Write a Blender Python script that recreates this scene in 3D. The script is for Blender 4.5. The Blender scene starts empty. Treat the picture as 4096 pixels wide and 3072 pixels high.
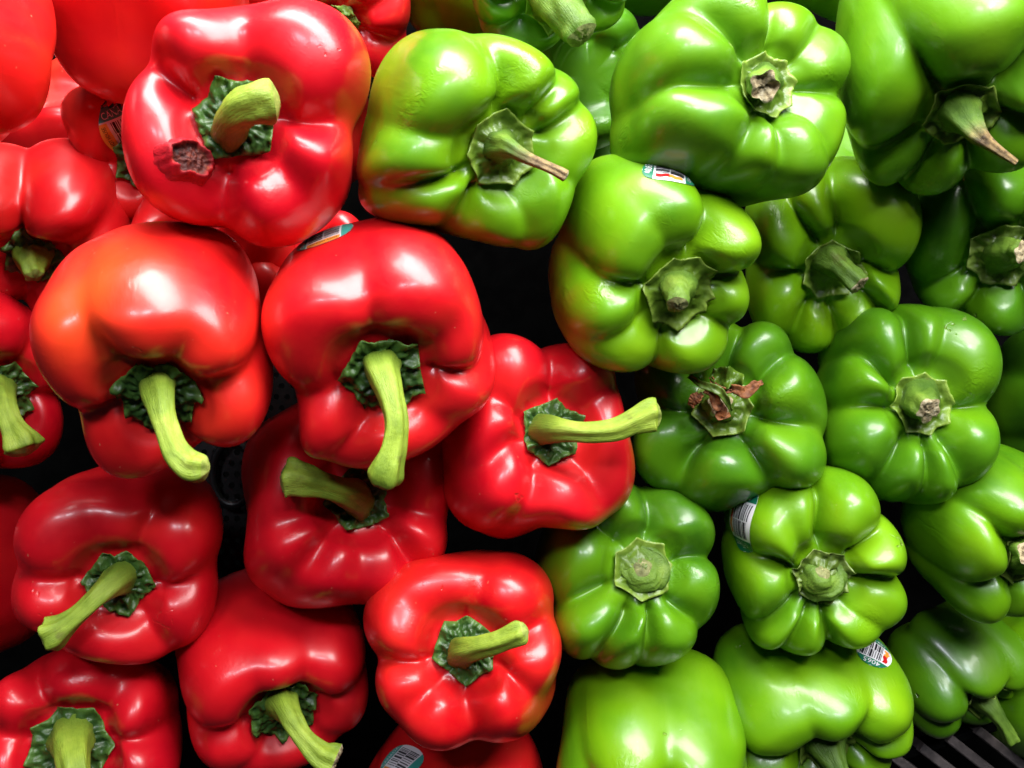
import bpy, bmesh, math, random
import numpy as np
from mathutils import Vector, Matrix, noise
from mathutils.bvhtree import BVHTree

scene = bpy.context.scene
COL = scene.collection

# ---------------------------------------------------------------- camera
PITCH = math.radians(40.0)
cam_data = bpy.data.cameras.new("camera")
cam_data.sensor_width = 36.0
cam_data.lens = 18.0 / math.tan(math.radians(27.0))
cam_data.clip_start, cam_data.clip_end = 0.01, 50.0
cam_data.dof.use_dof = True
cam_data.dof.focus_distance = 0.42
cam_data.dof.aperture_fstop = 20.0
camera = bpy.data.objects.new("camera", cam_data)
camera.location = (0, 0, 1.30)
camera.rotation_euler = (math.pi / 2 - PITCH, 0, 0)
COL.objects.link(camera)
scene.camera = camera

# ---------------------------------------------------------------- dim shop around, lamps overhead
world = bpy.data.worlds.new("World")
scene.world = world
world.use_nodes = True
bg = world.node_tree.nodes["Background"]
bg.inputs["Color"].default_value = (0.80, 0.88, 1.0, 1)
bg.inputs["Strength"].default_value = 0.02


def area_lamp(name, loc, target, size, size_y, power, color):
    d = bpy.data.lights.new(name, 'AREA')
    d.shape = 'RECTANGLE'
    d.size, d.size_y, d.energy, d.color = size, size_y, power, color
    o = bpy.data.objects.new(name, d)
    o.location = loc
    o.rotation_euler = (Vector(target) - Vector(loc)).to_track_quat('-Z', 'Y').to_euler()
    COL.objects.link(o)
    return o


area_lamp("canopy_lamp", (0.08, 0.45, 1.74), (0.0, 0.35, 1.0), 1.05, 0.36, 30.0, (1.0, 0.985, 0.955))
area_lamp("ceiling_lamp", (0.30, -0.55, 3.4), (0.0, 0.33, 1.0), 0.55, 0.24, 23.0, (0.84, 0.91, 1.0))
area_lamp("ceiling_lamp", (-0.55, -0.60, 3.4), (0.0, 0.33, 1.0), 0.55, 0.24, 20.0, (0.88, 0.90, 1.0))

scene.view_settings.view_transform = 'Standard'
scene.view_settings.look = 'None'
scene.view_settings.exposure = -0.08
scene.view_settings.gamma = 1.0
scene.view_settings.use_curve_mapping = False
scene.cycles.use_denoising = True
scene.cycles.max_bounces = 4
scene.cycles.diffuse_bounces = 3
scene.cycles.glossy_bounces = 3
scene.cycles.use_adaptive_sampling = True
scene.cycles.adaptive_threshold = 0.025

# ---- pepper body shape: a lobed surface of revolution about +Z (stem end) ----
PROFILE = np.array([  # radius, pit depth, radial crease weight, shoulder crease weight
    (0.00, -1.00, 0.00, 0.00), (0.17, -1.00, 0.00, 0.02), (0.30, -0.93, 0.10, 0.20),
    (0.38, -0.55, 0.40, 0.72), (0.48, -0.13, 0.75, 1.00), (0.64, 0.00, 1.00, 1.05),
    (0.82, 0.00, 1.00, 0.90), (0.94, 0.00, 0.95, 0.52), (1.00, 0.00, 0.80, 0.20),
    (0.99, 0.00, 0.60, 0.04), (0.96, 0.00, 0.50, 0.00), (0.87, 0.00, 0.55, -0.10),
    (0.67, 0.00, 0.65, -0.35), (0.34, 0.00, 0.60, -0.35), (0.12, 0.00, 0.20, -0.10), (0.00, 0.00, 0.00, 0.00)])
PROFILE_Z = np.array([0, 0, 0, 0, 0, 0, -0.06, -0.27, -0.58, -0.95, -1.30, -1.58, -1.80, -1.88, -1.84, -1.82])


def catmull(pts, n):
    pts = np.asarray(pts, float)
    m = len(pts)
    P = np.vstack([2 * pts[0] - pts[1], pts, 2 * pts[-1] - pts[-2]])
    t = np.linspace(0, m - 1, n)
    i = np.minimum(t.astype(int), m - 2)
    f = (t - i)[:, None]
    p0, p1, p2, p3 = P[i], P[i + 1], P[i + 2], P[i + 3]
    return 0.5 * (2 * p1 + (p2 - p0) * f + (2 * p0 - 5 * p1 + 4 * p2 - p3) * f ** 2 + (3 * p1 - p0 - 3 * p2 + p3) * f ** 3)


def lobe_curves(creases, bumps, soft, n, p_exp=0.62):
    """crease depth and lobe swell for n angles round the axis"""
    big = 720
    a = np.arange(big) * 360.0 / big
    cr = sorted((c[0] % 360, c[1]) for c in creases)
    c = np.zeros(big)
    for k in range(len(cr)):
        a0, d0 = cr[k]
        a1, d1 = cr[(k + 1) % len(cr)]
        w = (a1 - a0) % 360 or 360
        u = ((a - a0) % 360) / w
        inside = ((a - a0) % 360) < w
        lobe = np.clip(4 * u * (1 - u), 0, 1) ** p_exp
        reach = min(1.0, w / 62.0)
        c[inside] = ((d0 * (1 - u) + d1 * u) * (1 - lobe) * (0.6 + 0.4 * reach))[inside] + ((1 - reach) * 0.35 * (d0 * (1 - u) + d1 * u))[inside]
    def smooth(v, sig):
        x = np.minimum(np.arange(big), big - np.arange(big)) * 360.0 / big
        g = np.exp(-0.5 * (x / sig) ** 2)
        g /= g.sum()
        return np.real(np.fft.ifft(np.fft.fft(v) * np.fft.fft(g)))
    c = smooth(c, soft)
    br = np.zeros(big)
    bz = np.zeros(big)
    wob = np.random.RandomState(len(cr) * 17 + int(cr[0][0]) + 360)
    for k in range(len(cr)):                             # no two lobes swell alike
        w = (cr[(k + 1) % len(cr)][0] - cr[k][0]) % 360 or 360
        bumps = list(bumps) + [(cr[k][0] + w / 2, wob.uniform(-0.03, 0.03), wob.uniform(-0.07, 0.07), w / 3.2)]
    for b in bumps:
        d = (a - b[0] + 180) % 360 - 180
        g = np.exp(-0.5 * (d / b[3]) ** 2)
        br += b[1] * g
        bz += b[2] * g
    t = np.arange(n) * big / n
    f = lambda v: np.interp(t, np.arange(big + 1), np.append(v, v[0]))
    return f(c), f(br), f(bz)


def pepper_points(p, nphi, ns):
    """(ns, nphi, 3) points in units of the pepper's radius"""
    L, dent = p.get('L', 1.0), p.get('dent', 0.30)
    prof = PROFILE.copy()
    prof[:, 1] = np.where(np.arange(len(prof)) < 5, prof[:, 1] * dent, 0) + PROFILE_Z * L
    cr = p['pit']
    prof[:6, 0] = (0, 0.5 * cr, 0.95 * cr, 0.93 * cr + 0.10, 0.85 * cr + 0.22, 0.5 * cr + 0.48)
    tap = p.get('taper', 0.0)
    q = catmull(prof, ns)
    c, br, bz = lobe_curves(p['creases'], p.get('bumps', ()), p.get('soft', 4.0), nphi, p.get('round', 0.62))
    phi = np.arange(nphi) * 2 * np.pi / nphi
    r0, z0, wr, wz = [q[:, k][:, None] for k in range(4)]
    ar, az = p.get('ar', 1.0), p.get('az', 1.0)
    r = r0 * (1 - ar * 0.55 * c[None] * wr + br[None] * np.clip(wr, 0, 1))
    z = z0 - az * 0.75 * c[None] * wz + bz[None] * np.clip(wz, 0, 1)
    n = p.get('sq', 2.7)                                 # blocky, four-sided build
    a4 = phi + math.radians(p.get('sqrot', 0))
    block = (np.abs(np.cos(a4)) ** n + np.abs(np.sin(a4)) ** n) ** (-1 / n)
    r = r * (1 + (block[None] - 1) * np.clip(r0 * 1.8 - 0.5, 0, 1))
    r = r * (1 + tap * np.clip(-z / 1.9, 0, 1))
    rng = np.random.RandomState(p.get('seed', 1))
    for k in range(7):                                   # slow unevenness of the flesh
        m, ph, fz = rng.randint(1, 5), rng.uniform(0, 6.28), rng.uniform(0.5, 3.2)
        r = r * (1 + 0.020 * np.sin(m * phi[None] + ph + fz * z) * np.clip(r0 * 1.6, 0, 1))
    wander = np.zeros_like(r)                            # creases do not run straight
    for k in range(3):
        m, ph, fz = rng.randint(1, 4), rng.uniform(0, 6.28), rng.uniform(2.0, 5.0)
        wander = wander + 0.055 * np.sin(m * phi[None] + ph + fz * r0 + 1.5 * z0) * np.clip(r0 * 2, 0, 1)
    x, y = r * np.cos(phi[None] + wander), r * np.sin(phi[None] + wander)
    bend = p.get('bend', (0, 0))
    x = x + bend[0] * np.clip(-z, 0, 2) ** 2
    y = y + bend[1] * np.clip(-z, 0, 2) ** 2
    z = z + 0.95 * L
    return np.stack([x * p.get('sx', 1.0), y * p.get('sy', 1.0), np.broadcast_to(z, x.shape)], -1)


# ---- every pepper of the heap: place (m), axes, radius (m), creases (deg, depth), swellings, stem path (radii)
PEPPERS = [
    {'key': 'R1', 'loc': [-0.1015, 0.3573, 1.1269], 'rot': [[0.9934, 0.0, 0.1147], [0.0964, 0.542, -0.8348], [-0.0622, 0.8404, 0.5384]], 'R': 0.0438, 'sx': 1.006, 'sy': 0.994, 'creases': [[72, 0.24], [147, 0.62], [6, 0.5], [-50, 0.18], [-97, 0.56]], 'bumps': [[110, 0.0, 0.05, 30], [-75, -0.02, 0.08, 18], [30, 0.06, 0.06, 25]], 'L': 0.9, 'soft': 5.4, 'dent': 0.264, 'seed': 3, 'hue': 0.12, 'ctype': 'red', 'cpts': [22, 62, 112, 165, 238, 318], 'cut': 'blunt', 'ar': 0.85, 'az': 1.15, 'round': 0.64, 'pit': 0.355, 'sqrot': 3, 'cr': 0.354, 'stem': [[-0.065, -0.104, 0.554, 0.156], [-0.024, -0.06, 0.738, 0.145], [0.03, 0.001, 0.887, 0.14], [0.121, 0.056, 0.983, 0.145], [0.239, 0.089, 1.016, 0.156], [0.344, 0.106, 1.003, 0.169]], 'rot_spot': {'at': [-0.0156, -0.0142, 0.0322], 'right': [0.9934, 0.0, 0.1147], 'size': [0.0112, 0.0075]}, 'label': 'red bell pepper with a torn brown rotten spot beside its short fat stem'},
    {'key': 'R2', 'loc': [-0.1349, 0.3095, 1.0621], 'rot': [[0.9834, 0.0, 0.1816], [0.1816, 0.003, -0.9834], [-0.0005, 1.0, 0.0029]], 'R': 0.0424, 'sx': 0.965, 'sy': 1.037, 'creases': [[3, 0.32], [58, 0.14], [116, 0.3], [197, 0.4], [-66, 0.44]], 'bumps': [[85, 0.03, 0.02, 28], [230, 0.02, -0.06, 22]], 'L': 1.0, 'soft': 5.4, 'dent': 0.22, 'seed': 7, 'hue': 0.5, 'ctype': 'red', 'warm': 1, 'cut': 'green', 'ar': 0.85, 'az': 1.15, 'round': 0.64, 'pit': 0.353, 'sqrot': -4, 'cr': 0.373, 'stem': [[-0.001, 0.031, 0.663, 0.168], [0.052, 0.137, 0.926, 0.138], [0.098, 0.128, 1.161, 0.105], [0.138, 0.044, 1.333, 0.092], [0.197, -0.07, 1.472, 0.1], [0.295, -0.15, 1.558, 0.12], [0.404, -0.162, 1.588, 0.128]], 'label': 'big red pepper with orange streaks on its shoulder and a drooping stem'},
    {'key': 'R3', 'loc': [-0.0521, 0.3206, 1.0566], 'rot': [[0.9901, -0.0, 0.1404], [0.1376, 0.1976, -0.9706], [-0.0277, 0.9803, 0.1956]], 'R': 0.0437, 'sx': 0.999, 'sy': 1.001, 'creases': [[-4, 0.4], [40, 0.14], [94, 0.2], [190, 0.36], [-52, 0.22], [-112, 0.2]], 'bumps': [[70, 0.02, 0.02, 25], [125, 0.0, 0.03, 25]], 'L': 1.0, 'soft': 5.4, 'dent': 0.2288, 'seed': 11, 'hue': 0.35, 'ctype': 'red', 'cpts': [42, 118, 188, 240, 330], 'cut': 'green', 'ar': 0.85, 'az': 1.15, 'round': 0.64, 'pit': 0.377, 'sqrot': -11, 'cr': 0.382, 'stem': [[-0.01, 0.048, 0.663, 0.167], [-0.014, 0.114, 0.917, 0.137], [0.038, 0.045, 1.199, 0.104], [0.07, -0.106, 1.392, 0.091], [0.034, -0.273, 1.505, 0.101], [-0.028, -0.419, 1.577, 0.132], [-0.066, -0.536, 1.609, 0.155]], 'sticker': {'at': [-0.0195, 0.0392, -0.0096], 'up': [-0.9738, -0.2272, -0.0129], 'view': [-0.1233, 0.4787, 0.8693], 'w': 0.018, 'h': 0.024, 'design': 'canada'}, 'label': 'big red pepper stickered on top, long pale stem hanging over a darker pepper'},
    {'key': 'R4', 'loc': [0.0075, 0.3253, 0.9954], 'rot': [[0.9502, 0.0, 0.3116], [0.2018, 0.7618, -0.6155], [-0.2374, 0.6478, 0.7239]], 'R': 0.0411, 'sx': 0.962, 'sy': 1.039, 'creases': [[90, 0.38], [33, 0.14], [166, 0.2], [203, 0.3], [-120, 0.34], [-48, 0.2]], 'bumps': [[128, 0.03, 0.05, 20], [60, 0.0, 0.04, 20]], 'L': 0.95, 'soft': 4.5, 'dent': 0.24640000000000004, 'seed': 13, 'hue': 0.2, 'ctype': 'red', 'cpts': [25, 82, 150, 215, 262, 318], 'dark': 1, 'cut': 'green', 'ar': 0.85, 'az': 1.15, 'round': 0.64, 'pit': 0.346, 'sqrot': 1, 'cr': 0.345, 'stem': [[-0.073, 0.015, 0.607, 0.168], [-0.09, -0.005, 0.858, 0.143], [-0.007, -0.038, 1.087, 0.107], [0.172, -0.068, 1.244, 0.097], [0.385, -0.056, 1.368, 0.104], [0.56, 0.02, 1.465, 0.116], [0.705, 0.081, 1.524, 0.148], [0.759, 0.086, 1.542, 0.155]], 'label': 'red pepper between the greens and reds whose long pale stem reaches over a green pepper'},
    {'key': 'R5', 'loc': [-0.0778, 0.3202, 0.9582], 'rot': [[0.9398, 0.0, 0.3417], [0.211, 0.7866, -0.5803], [-0.2688, 0.6175, 0.7392]], 'R': 0.048, 'sx': 1.008, 'sy': 0.992, 'creases': [[-8, 0.22], [-46, 0.4], [-92, 0.14], [-127, 0.34], [130, 0.3], [60, 0.3], [200, 0.16]], 'L': 0.95, 'soft': 4.5, 'dent': 0.2816, 'seed': 17, 'hue': 0.12, 'ctype': 'red', 'cpts': [30, 100, 190, 250, 330], 'cut': 'green', 'ar': 0.85, 'az': 1.15, 'round': 0.64, 'pit': 0.323, 'sqrot': -6, 'cr': 0.308, 'stem': [[0.022, -0.025, 0.606, 0.157], [-0.07, 0.005, 0.851, 0.14], [-0.203, 0.026, 1.011, 0.114], [-0.356, 0.062, 1.077, 0.103], [-0.514, 0.096, 1.073, 0.131], [-0.641, 0.117, 1.054, 0.165], [-0.685, 0.12, 1.039, 0.175]], 'label': 'dark red pepper under two big ones, its thick stem beside a hanging stem tip'},
    {'key': 'R6', 'loc': [-0.1753, 0.2977, 0.9469], 'rot': [[0.9607, 0.0, 0.2777], [0.2443, 0.4755, -0.8451], [-0.132, 0.8797, 0.4568]], 'R': 0.043, 'sx': 1.003, 'sy': 0.997, 'creases': [[-2, 0.38], [55, 0.26], [108, 0.12], [168, 0.36], [219, 0.36], [-58, 0.24]], 'L': 0.95, 'soft': 4.5, 'dent': 0.2904, 'seed': 19, 'hue': 0.18, 'ctype': 'red', 'cpts': [-12, 72, 112, 172, 282], 'cut': 'green', 'ar': 0.85, 'az': 1.15, 'round': 0.64, 'pit': 0.341, 'sqrot': 6, 'cr': 0.347, 'stem': [[0.029, 0.036, 0.592, 0.172], [-0.033, 0.078, 0.838, 0.14], [-0.144, 0.035, 1.012, 0.102], [-0.287, -0.069, 1.092, 0.086], [-0.434, -0.177, 1.123, 0.101], [-0.56, -0.252, 1.127, 0.147], [-0.615, -0.273, 1.115, 0.16]], 'label': 'red pepper beside the perforated liner with a thin stem slanting down over its lower lobe'},
    {'key': 'R7', 'loc': [-0.199, 0.2551, 0.8729], 'rot': [[0.9868, 0.0, 0.1619], [0.1115, 0.7248, -0.6798], [-0.1173, 0.6889, 0.7153]], 'R': 0.0416, 'sx': 0.986, 'sy': 1.014, 'creases': [[8, 0.34], [55, 0.3], [112, 0.4], [168, 0.3], [250, 0.3], [310, 0.3]], 'L': 0.95, 'soft': 4.5, 'dent': 0.31679999999999997, 'seed': 23, 'hue': 0.08, 'ctype': 'red', 'cut': 'green', 'ar': 0.85, 'az': 1.15, 'round': 0.64, 'pit': 0.42, 'sqrot': -1, 'cr': 0.453, 'stem': [[-0.015, 0.096, 0.577, 0.241], [0.057, 0.053, 0.854, 0.193], [0.141, -0.072, 1.074, 0.149], [0.194, -0.28, 1.157, 0.137], [0.198, -0.513, 1.131, 0.164]], 'label': 'dark red pepper under the slanting-stemmed one, its stem pointing straight down'},
    {'key': 'R8', 'loc': [-0.116, 0.2828, 0.8902], 'rot': [[0.9207, 0.0, 0.3903], [0.3816, 0.2092, -0.9003], [-0.0816, 0.9779, 0.1926]], 'R': 0.0415, 'sx': 1.057, 'sy': 0.946, 'creases': [[180, 0.36], [10, 0.26], [62, 0.2], [110, 0.1], [235, 0.14], [-55, 0.2]], 'L': 1.1, 'soft': 5.4, 'dent': 0.2816, 'seed': 29, 'hue': 0.22, 'ctype': 'red', 'cut': 'pale', 'ar': 0.85, 'az': 1.15, 'round': 0.64, 'pit': 0.359, 'sqrot': 4, 'cr': 0.391, 'stem': [[-0.015, 0.031, 0.708, 0.213], [0.002, 0.185, 0.952, 0.16], [0.027, 0.202, 1.191, 0.116], [0.094, 0.106, 1.393, 0.101], [0.216, -0.024, 1.549, 0.126], [0.344, -0.087, 1.64, 0.172]], 'label': 'tall red pepper with a bent stem ending in a dry brown cut'},
    {'key': 'R9', 'loc': [-0.02, 0.271, 0.9229], 'rot': [[0.9999, 0.0, 0.0137], [0.0094, 0.7295, -0.6839], [-0.01, 0.6839, 0.7295]], 'R': 0.0418, 'sx': 1.018, 'sy': 0.983, 'creases': [[190, 0.38], [22, 0.4], [76, 0.16], [-128, 0.2], [-89, 0.36], [-28, 0.2], [135, 0.08]], 'bumps': [[-60, 0.02, 0.05, 16], [225, 0.04, 0.03, 20]], 'L': 0.95, 'soft': 4.5, 'dent': 0.264, 'seed': 31, 'hue': 0.55, 'ctype': 'red', 'cpts': [5, 88, 128, 195, 272, 325], 'cut': 'green', 'ar': 0.85, 'az': 1.15, 'round': 0.64, 'pit': 0.347, 'sqrot': -15, 'cr': 0.342, 'stem': [[-0.025, -0.053, 0.61, 0.167], [-0.007, 0.014, 0.859, 0.141], [0.124, 0.072, 1.061, 0.111], [0.304, 0.133, 1.191, 0.1], [0.48, 0.213, 1.276, 0.104], [0.576, 0.259, 1.307, 0.115]], 'label': 'bright orange-red pepper with seven lobes and a short upturned stem, beside the green peppers'},
    {'key': 'R10', 'loc': [-0.0276, 0.2511, 0.8214], 'rot': [[0.9988, 0.0, -0.0496], [-0.0483, 0.2323, -0.9714], [0.0115, 0.9726, 0.2321]], 'R': 0.0413, 'sx': 1.097, 'sy': 0.912, 'creases': [[80, 0.3], [150, 0.3], [210, 0.3], [280, 0.3], [350, 0.3]], 'L': 1.0, 'soft': 5.4, 'dent': 0.264, 'seed': 37, 'hue': 0.4, 'ctype': 'none', 'ar': 0.85, 'az': 1.15, 'round': 0.64, 'pit': 0.363, 'sqrot': -10, 'cr': 0.404, 'sticker': {'at': [-0.0249, 0.0325, 0.0089], 'up': [-0.6324, 0.7048, -0.3214], 'view': [0.0444, 0.4472, 0.8933], 'w': 0.019, 'h': 0.025, 'design': 'canada'}, 'label': 'red pepper with a barcode sticker, mostly hidden under the bright orange-red pepper'},
    {'key': 'R11', 'loc': [-0.2162, 0.4044, 1.0585], 'rot': [[0.9927, 0.0, 0.1203], [0.1195, -0.1156, -0.9861], [0.0139, 0.9933, -0.1147]], 'R': 0.0374, 'sx': 1.056, 'sy': 0.947, 'creases': [[92, 0.55], [170, 0.3], [240, 0.3], [300, 0.3], [20, 0.3]], 'L': 0.95, 'soft': 4.5, 'dent': 0.264, 'seed': 41, 'hue': 0.35, 'ctype': 'red', 'ar': 1.4, 'az': 1.15, 'round': 0.64, 'pit': 0.338, 'sqrot': 14, 'cr': 0.366, 'stem': 'auto_dark', 'label': 'red pepper with two round lobes facing out and its calyx turned down into shade'},
    {'key': 'R12', 'loc': [-0.2481, 0.3588, 1.0042], 'rot': [[0.6539, 0.0, 0.7566], [0.7471, 0.1578, -0.6457], [-0.1194, 0.9875, 0.1032]], 'R': 0.0383, 'sx': 0.86, 'sy': 1.16, 'creases': [[-20, 0.34], [40, 0.3], [110, 0.3], [180, 0.3], [250, 0.3]], 'L': 0.95, 'soft': 4.5, 'dent': 0.2904, 'seed': 43, 'hue': 0.15, 'ctype': 'red', 'cut': 'green', 'ar': 0.85, 'az': 1.15, 'round': 0.64, 'pit': 0.361, 'sqrot': -5, 'cr': 0.399, 'stem': [[0.03, 0.02, 0.565, 0.199], [-0.076, 0.086, 0.847, 0.156], [-0.168, 0.061, 1.136, 0.121], [-0.226, -0.061, 1.366, 0.126], [-0.237, -0.18, 1.509, 0.191], [-0.248, -0.256, 1.566, 0.221]], 'label': 'dark red pepper half cut off by the picture edge, flared stem tip hanging down'},
    {'key': 'R13', 'loc': [-0.2136, 0.366, 1.1606], 'rot': [[0.8654, 0.0, -0.5011], [-0.2988, 0.8027, -0.5161], [0.4023, 0.5963, 0.6947]], 'R': 0.0393, 'sx': 1.001, 'sy': 0.999, 'creases': [[80, 0.25], [150, 0.3], [220, 0.3], [290, 0.3], [350, 0.25]], 'L': 1.0, 'soft': 5.4, 'dent': 0.264, 'seed': 47, 'hue': 0.6, 'ctype': 'none', 'ar': 0.85, 'az': 1.15, 'round': 0.64, 'pit': 0.267, 'sqrot': -12, 'cr': 0.311, 'label': 'big smooth blurred orange-red pepper in the top corner with no stem showing'},
    {'key': 'R14', 'loc': [-0.1567, 0.4414, 1.1493], 'rot': [[0.995, 0.0, 0.0996], [0.0023, 0.9997, -0.0234], [-0.0996, 0.0235, 0.9948]], 'R': 0.0429, 'sx': 0.949, 'sy': 1.054, 'creases': [[70, 0.2], [150, 0.25], [230, 0.12], [310, 0.12], [10, 0.2]], 'L': 1.0, 'soft': 7.2, 'dent': 0.264, 'seed': 53, 'hue': 0.45, 'ctype': 'none', 'ar': 0.85, 'az': 1.15, 'round': 0.64, 'pit': 0.326, 'sqrot': -7, 'cr': 0.341, 'label': 'large smooth red pepper, stem unseen, between the blurred one and the rotten-spotted one'},
    {'key': 'R15', 'loc': [-0.1731, 0.437, 1.0819], 'rot': [[0.9794, -0.0, 0.2018], [0.2008, 0.0957, -0.9749], [-0.0193, 0.9954, 0.0937]], 'R': 0.0331, 'sx': 1.07, 'sy': 0.934, 'creases': [[70, 0.4], [10, 0.3], [190, 0.3], [270, 0.3], [330, 0.3]], 'L': 0.9, 'soft': 4.5, 'dent': 0.264, 'seed': 59, 'hue': 0.4, 'ctype': 'red', 'ar': 0.85, 'az': 1.15, 'round': 0.64, 'pit': 0.378, 'sqrot': -2, 'cr': 0.391, 'stem': 'auto_dark', 'sticker': {'at': [-0.0038, 0.0142, 0.0212], 'up': [-0.2609, 0.764, -0.5901], 'view': [-0.1663, 0.5665, 0.8071], 'w': 0.021, 'h': 0.028, 'design': 'canada'}, 'label': 'small red pepper with a CANADA sticker half hidden behind the rotten-spotted pepper'},
    {'key': 'R16', 'loc': [-0.1431, 0.3907, 1.0422], 'rot': [[0.9773, 0.0, 0.212], [0.129, 0.7937, -0.5945], [-0.1683, 0.6084, 0.7756]], 'R': 0.0371, 'sx': 0.979, 'sy': 1.021, 'creases': [[130, 0.3], [200, 0.3], [270, 0.3], [340, 0.3], [60, 0.3]], 'L': 0.9, 'soft': 4.5, 'dent': 0.264, 'seed': 61, 'hue': 0.4, 'ctype': 'none', 'ar': 0.85, 'az': 1.15, 'round': 0.64, 'pit': 0.397, 'sqrot': 10, 'cr': 0.421, 'label': 'sliver of red pepper flank between the rotten-spotted pepper and the orange-streaked one'},
    {'key': 'R17', 'loc': [-0.2385, 0.5016, 1.0577], 'rot': [[0.995, 0.0, 0.0995], [0.0226, 0.9739, -0.226], [-0.0969, 0.2272, 0.969]], 'R': 0.0362, 'sx': 1.11, 'sy': 0.901, 'creases': [[40, 0.3], [110, 0.3], [180, 0.3], [250, 0.3], [320, 0.3]], 'L': 0.9, 'soft': 5.4, 'dent': 0.264, 'seed': 67, 'hue': 0.5, 'ctype': 'none', 'ar': 0.85, 'az': 1.15, 'round': 0.64, 'pit': 0.42, 'sqrot': 15, 'cr': 0.509, 'label': 'red pepper deep in the heap behind the blurred corner pepper and the stickered small one'},
    {'key': 'R18', 'loc': [-0.0865, 0.5097, 1.1218], 'rot': [[0.9912, 0.0, 0.1327], [0.1325, -0.0417, -0.9903], [0.0055, 0.9991, -0.0414]], 'R': 0.037, 'sx': 1.005, 'sy': 0.995, 'creases': [[-20, 0.4], [30, 0.2], [75, 0.36], [150, 0.36], [210, 0.36], [-75, 0.4]], 'L': 0.9, 'soft': 4.5, 'dent': 0.264, 'seed': 71, 'hue': 0.25, 'ctype': 'bright', 'ar': 0.85, 'az': 1.15, 'round': 0.64, 'pit': 0.26, 'sqrot': 8, 'cr': 0.26, 'stem': 'none', 'label': 'red pepper with a bright green crumpled calyx behind the rotten-spotted pepper'},
    {'key': 'R19', 'loc': [-0.1155, 0.5298, 1.0446], 'rot': [[0.9945, 0.0, 0.1048], [0.0549, 0.852, -0.5206], [-0.0893, 0.5235, 0.8474]], 'R': 0.0356, 'sx': 0.994, 'sy': 1.006, 'creases': [[40, 0.3], [110, 0.3], [180, 0.3], [250, 0.3], [320, 0.3]], 'L': 0.9, 'soft': 5.4, 'dent': 0.264, 'seed': 73, 'hue': 0.3, 'ctype': 'none', 'ar': 0.85, 'az': 1.15, 'round': 0.64, 'pit': 0.42, 'sqrot': -11, 'cr': 0.543, 'label': 'red pepper deep in the gap between the rotten-spotted and the blushing green peppers'},
    {'key': 'R20', 'loc': [-0.2693, 0.3245, 0.9089], 'rot': [[0.9147, -0.0, -0.4041], [-0.3363, 0.5543, -0.7614], [0.224, 0.8323, 0.507]], 'R': 0.0396, 'sx': 0.86, 'sy': 1.16, 'creases': [[20, 0.2], [100, 0.3], [180, 0.3], [260, 0.3], [320, 0.2]], 'L': 0.95, 'soft': 5.4, 'dent': 0.264, 'seed': 79, 'hue': 0.15, 'ctype': 'none', 'ar': 0.85, 'az': 1.15, 'round': 0.64, 'pit': 0.381, 'sqrot': -6, 'cr': 0.424, 'label': 'dark red pepper behind the slanting-stemmed one, only a smooth flank showing'},
    {'key': 'R21', 'loc': [-0.0907, 0.3916, 1.0277], 'rot': [[0.9944, -0.0, 0.1054], [0.0326, 0.9511, -0.3072], [-0.1003, 0.3089, 0.9458]], 'R': 0.0338, 'sx': 0.991, 'sy': 1.009, 'creases': [[30, 0.3], [95, 0.3], [170, 0.3], [240, 0.3], [300, 0.3]], 'L': 0.9, 'soft': 5.4, 'dent': 0.264, 'seed': 83, 'hue': 0.3, 'ctype': 'none', 'ar': 0.85, 'az': 1.15, 'round': 0.64, 'pit': 0.42, 'sqrot': -13, 'cr': 0.477, 'label': 'red pepper buried behind the two big drooping-stemmed peppers, only its top showing'},
    {'key': 'R22', 'loc': [-0.1266, 0.5212, 1.1355], 'rot': [[0.9944, -0.0, 0.1054], [0.0326, 0.9511, -0.3072], [-0.1003, 0.3089, 0.9458]], 'R': 0.0394, 'sx': 0.965, 'sy': 1.036, 'creases': [[20, 0.2], [100, 0.3], [180, 0.3], [260, 0.3], [320, 0.2]], 'L': 0.9, 'soft': 5.4, 'dent': 0.264, 'seed': 89, 'hue': 0.5, 'ctype': 'none', 'ar': 0.85, 'az': 1.15, 'round': 0.64, 'pit': 0.42, 'sqrot': -8, 'cr': 0.434, 'label': 'red pepper behind the top of the rotten-spotted pepper, only a strip showing'},
    {'key': 'G1', 'loc': [-0.0176, 0.3683, 1.1167], 'rot': [[0.8965, 0.0, 0.443], [0.4139, 0.357, -0.8374], [-0.1581, 0.9341, 0.32]], 'R': 0.042, 'sx': 1.035, 'sy': 0.966, 'creases': [[100, 0.34], [46, 0.3], [22, 0.34], [-20, 0.12], [-82, 0.14], [-124, 0.44], [201, 0.36], [160, 0.16]], 'bumps': [[-105, -0.03, -0.02, 14], [0, 0.02, 0.0, 14]], 'L': 1.0, 'soft': 2.72, 'dent': 0.272, 'seed': 103, 'hue': 0.6, 'ctype': 'green', 'cpts': [25, 85, 140, 185, 235, 290, 335], 'blush': 1, 'dry': 0.55, 'cut': 'none', 'ar': 0.82, 'az': 1.32, 'round': 0.64, 'pit': 0.351, 'sqrot': 14, 'cr': 0.36, 'stem': [[0.016, 0.011, 0.653, 0.179], [-0.043, 0.028, 0.814, 0.138], [-0.078, 0.043, 0.96, 0.101], [-0.08, 0.04, 1.1, 0.072], [-0.001, -0.026, 1.249, 0.047], [0.15, -0.104, 1.382, 0.042], [0.253, -0.163, 1.456, 0.05]], 'label': 'yellowish green pepper with a red blush on its flank and a thin dry brown stem'},
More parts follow.
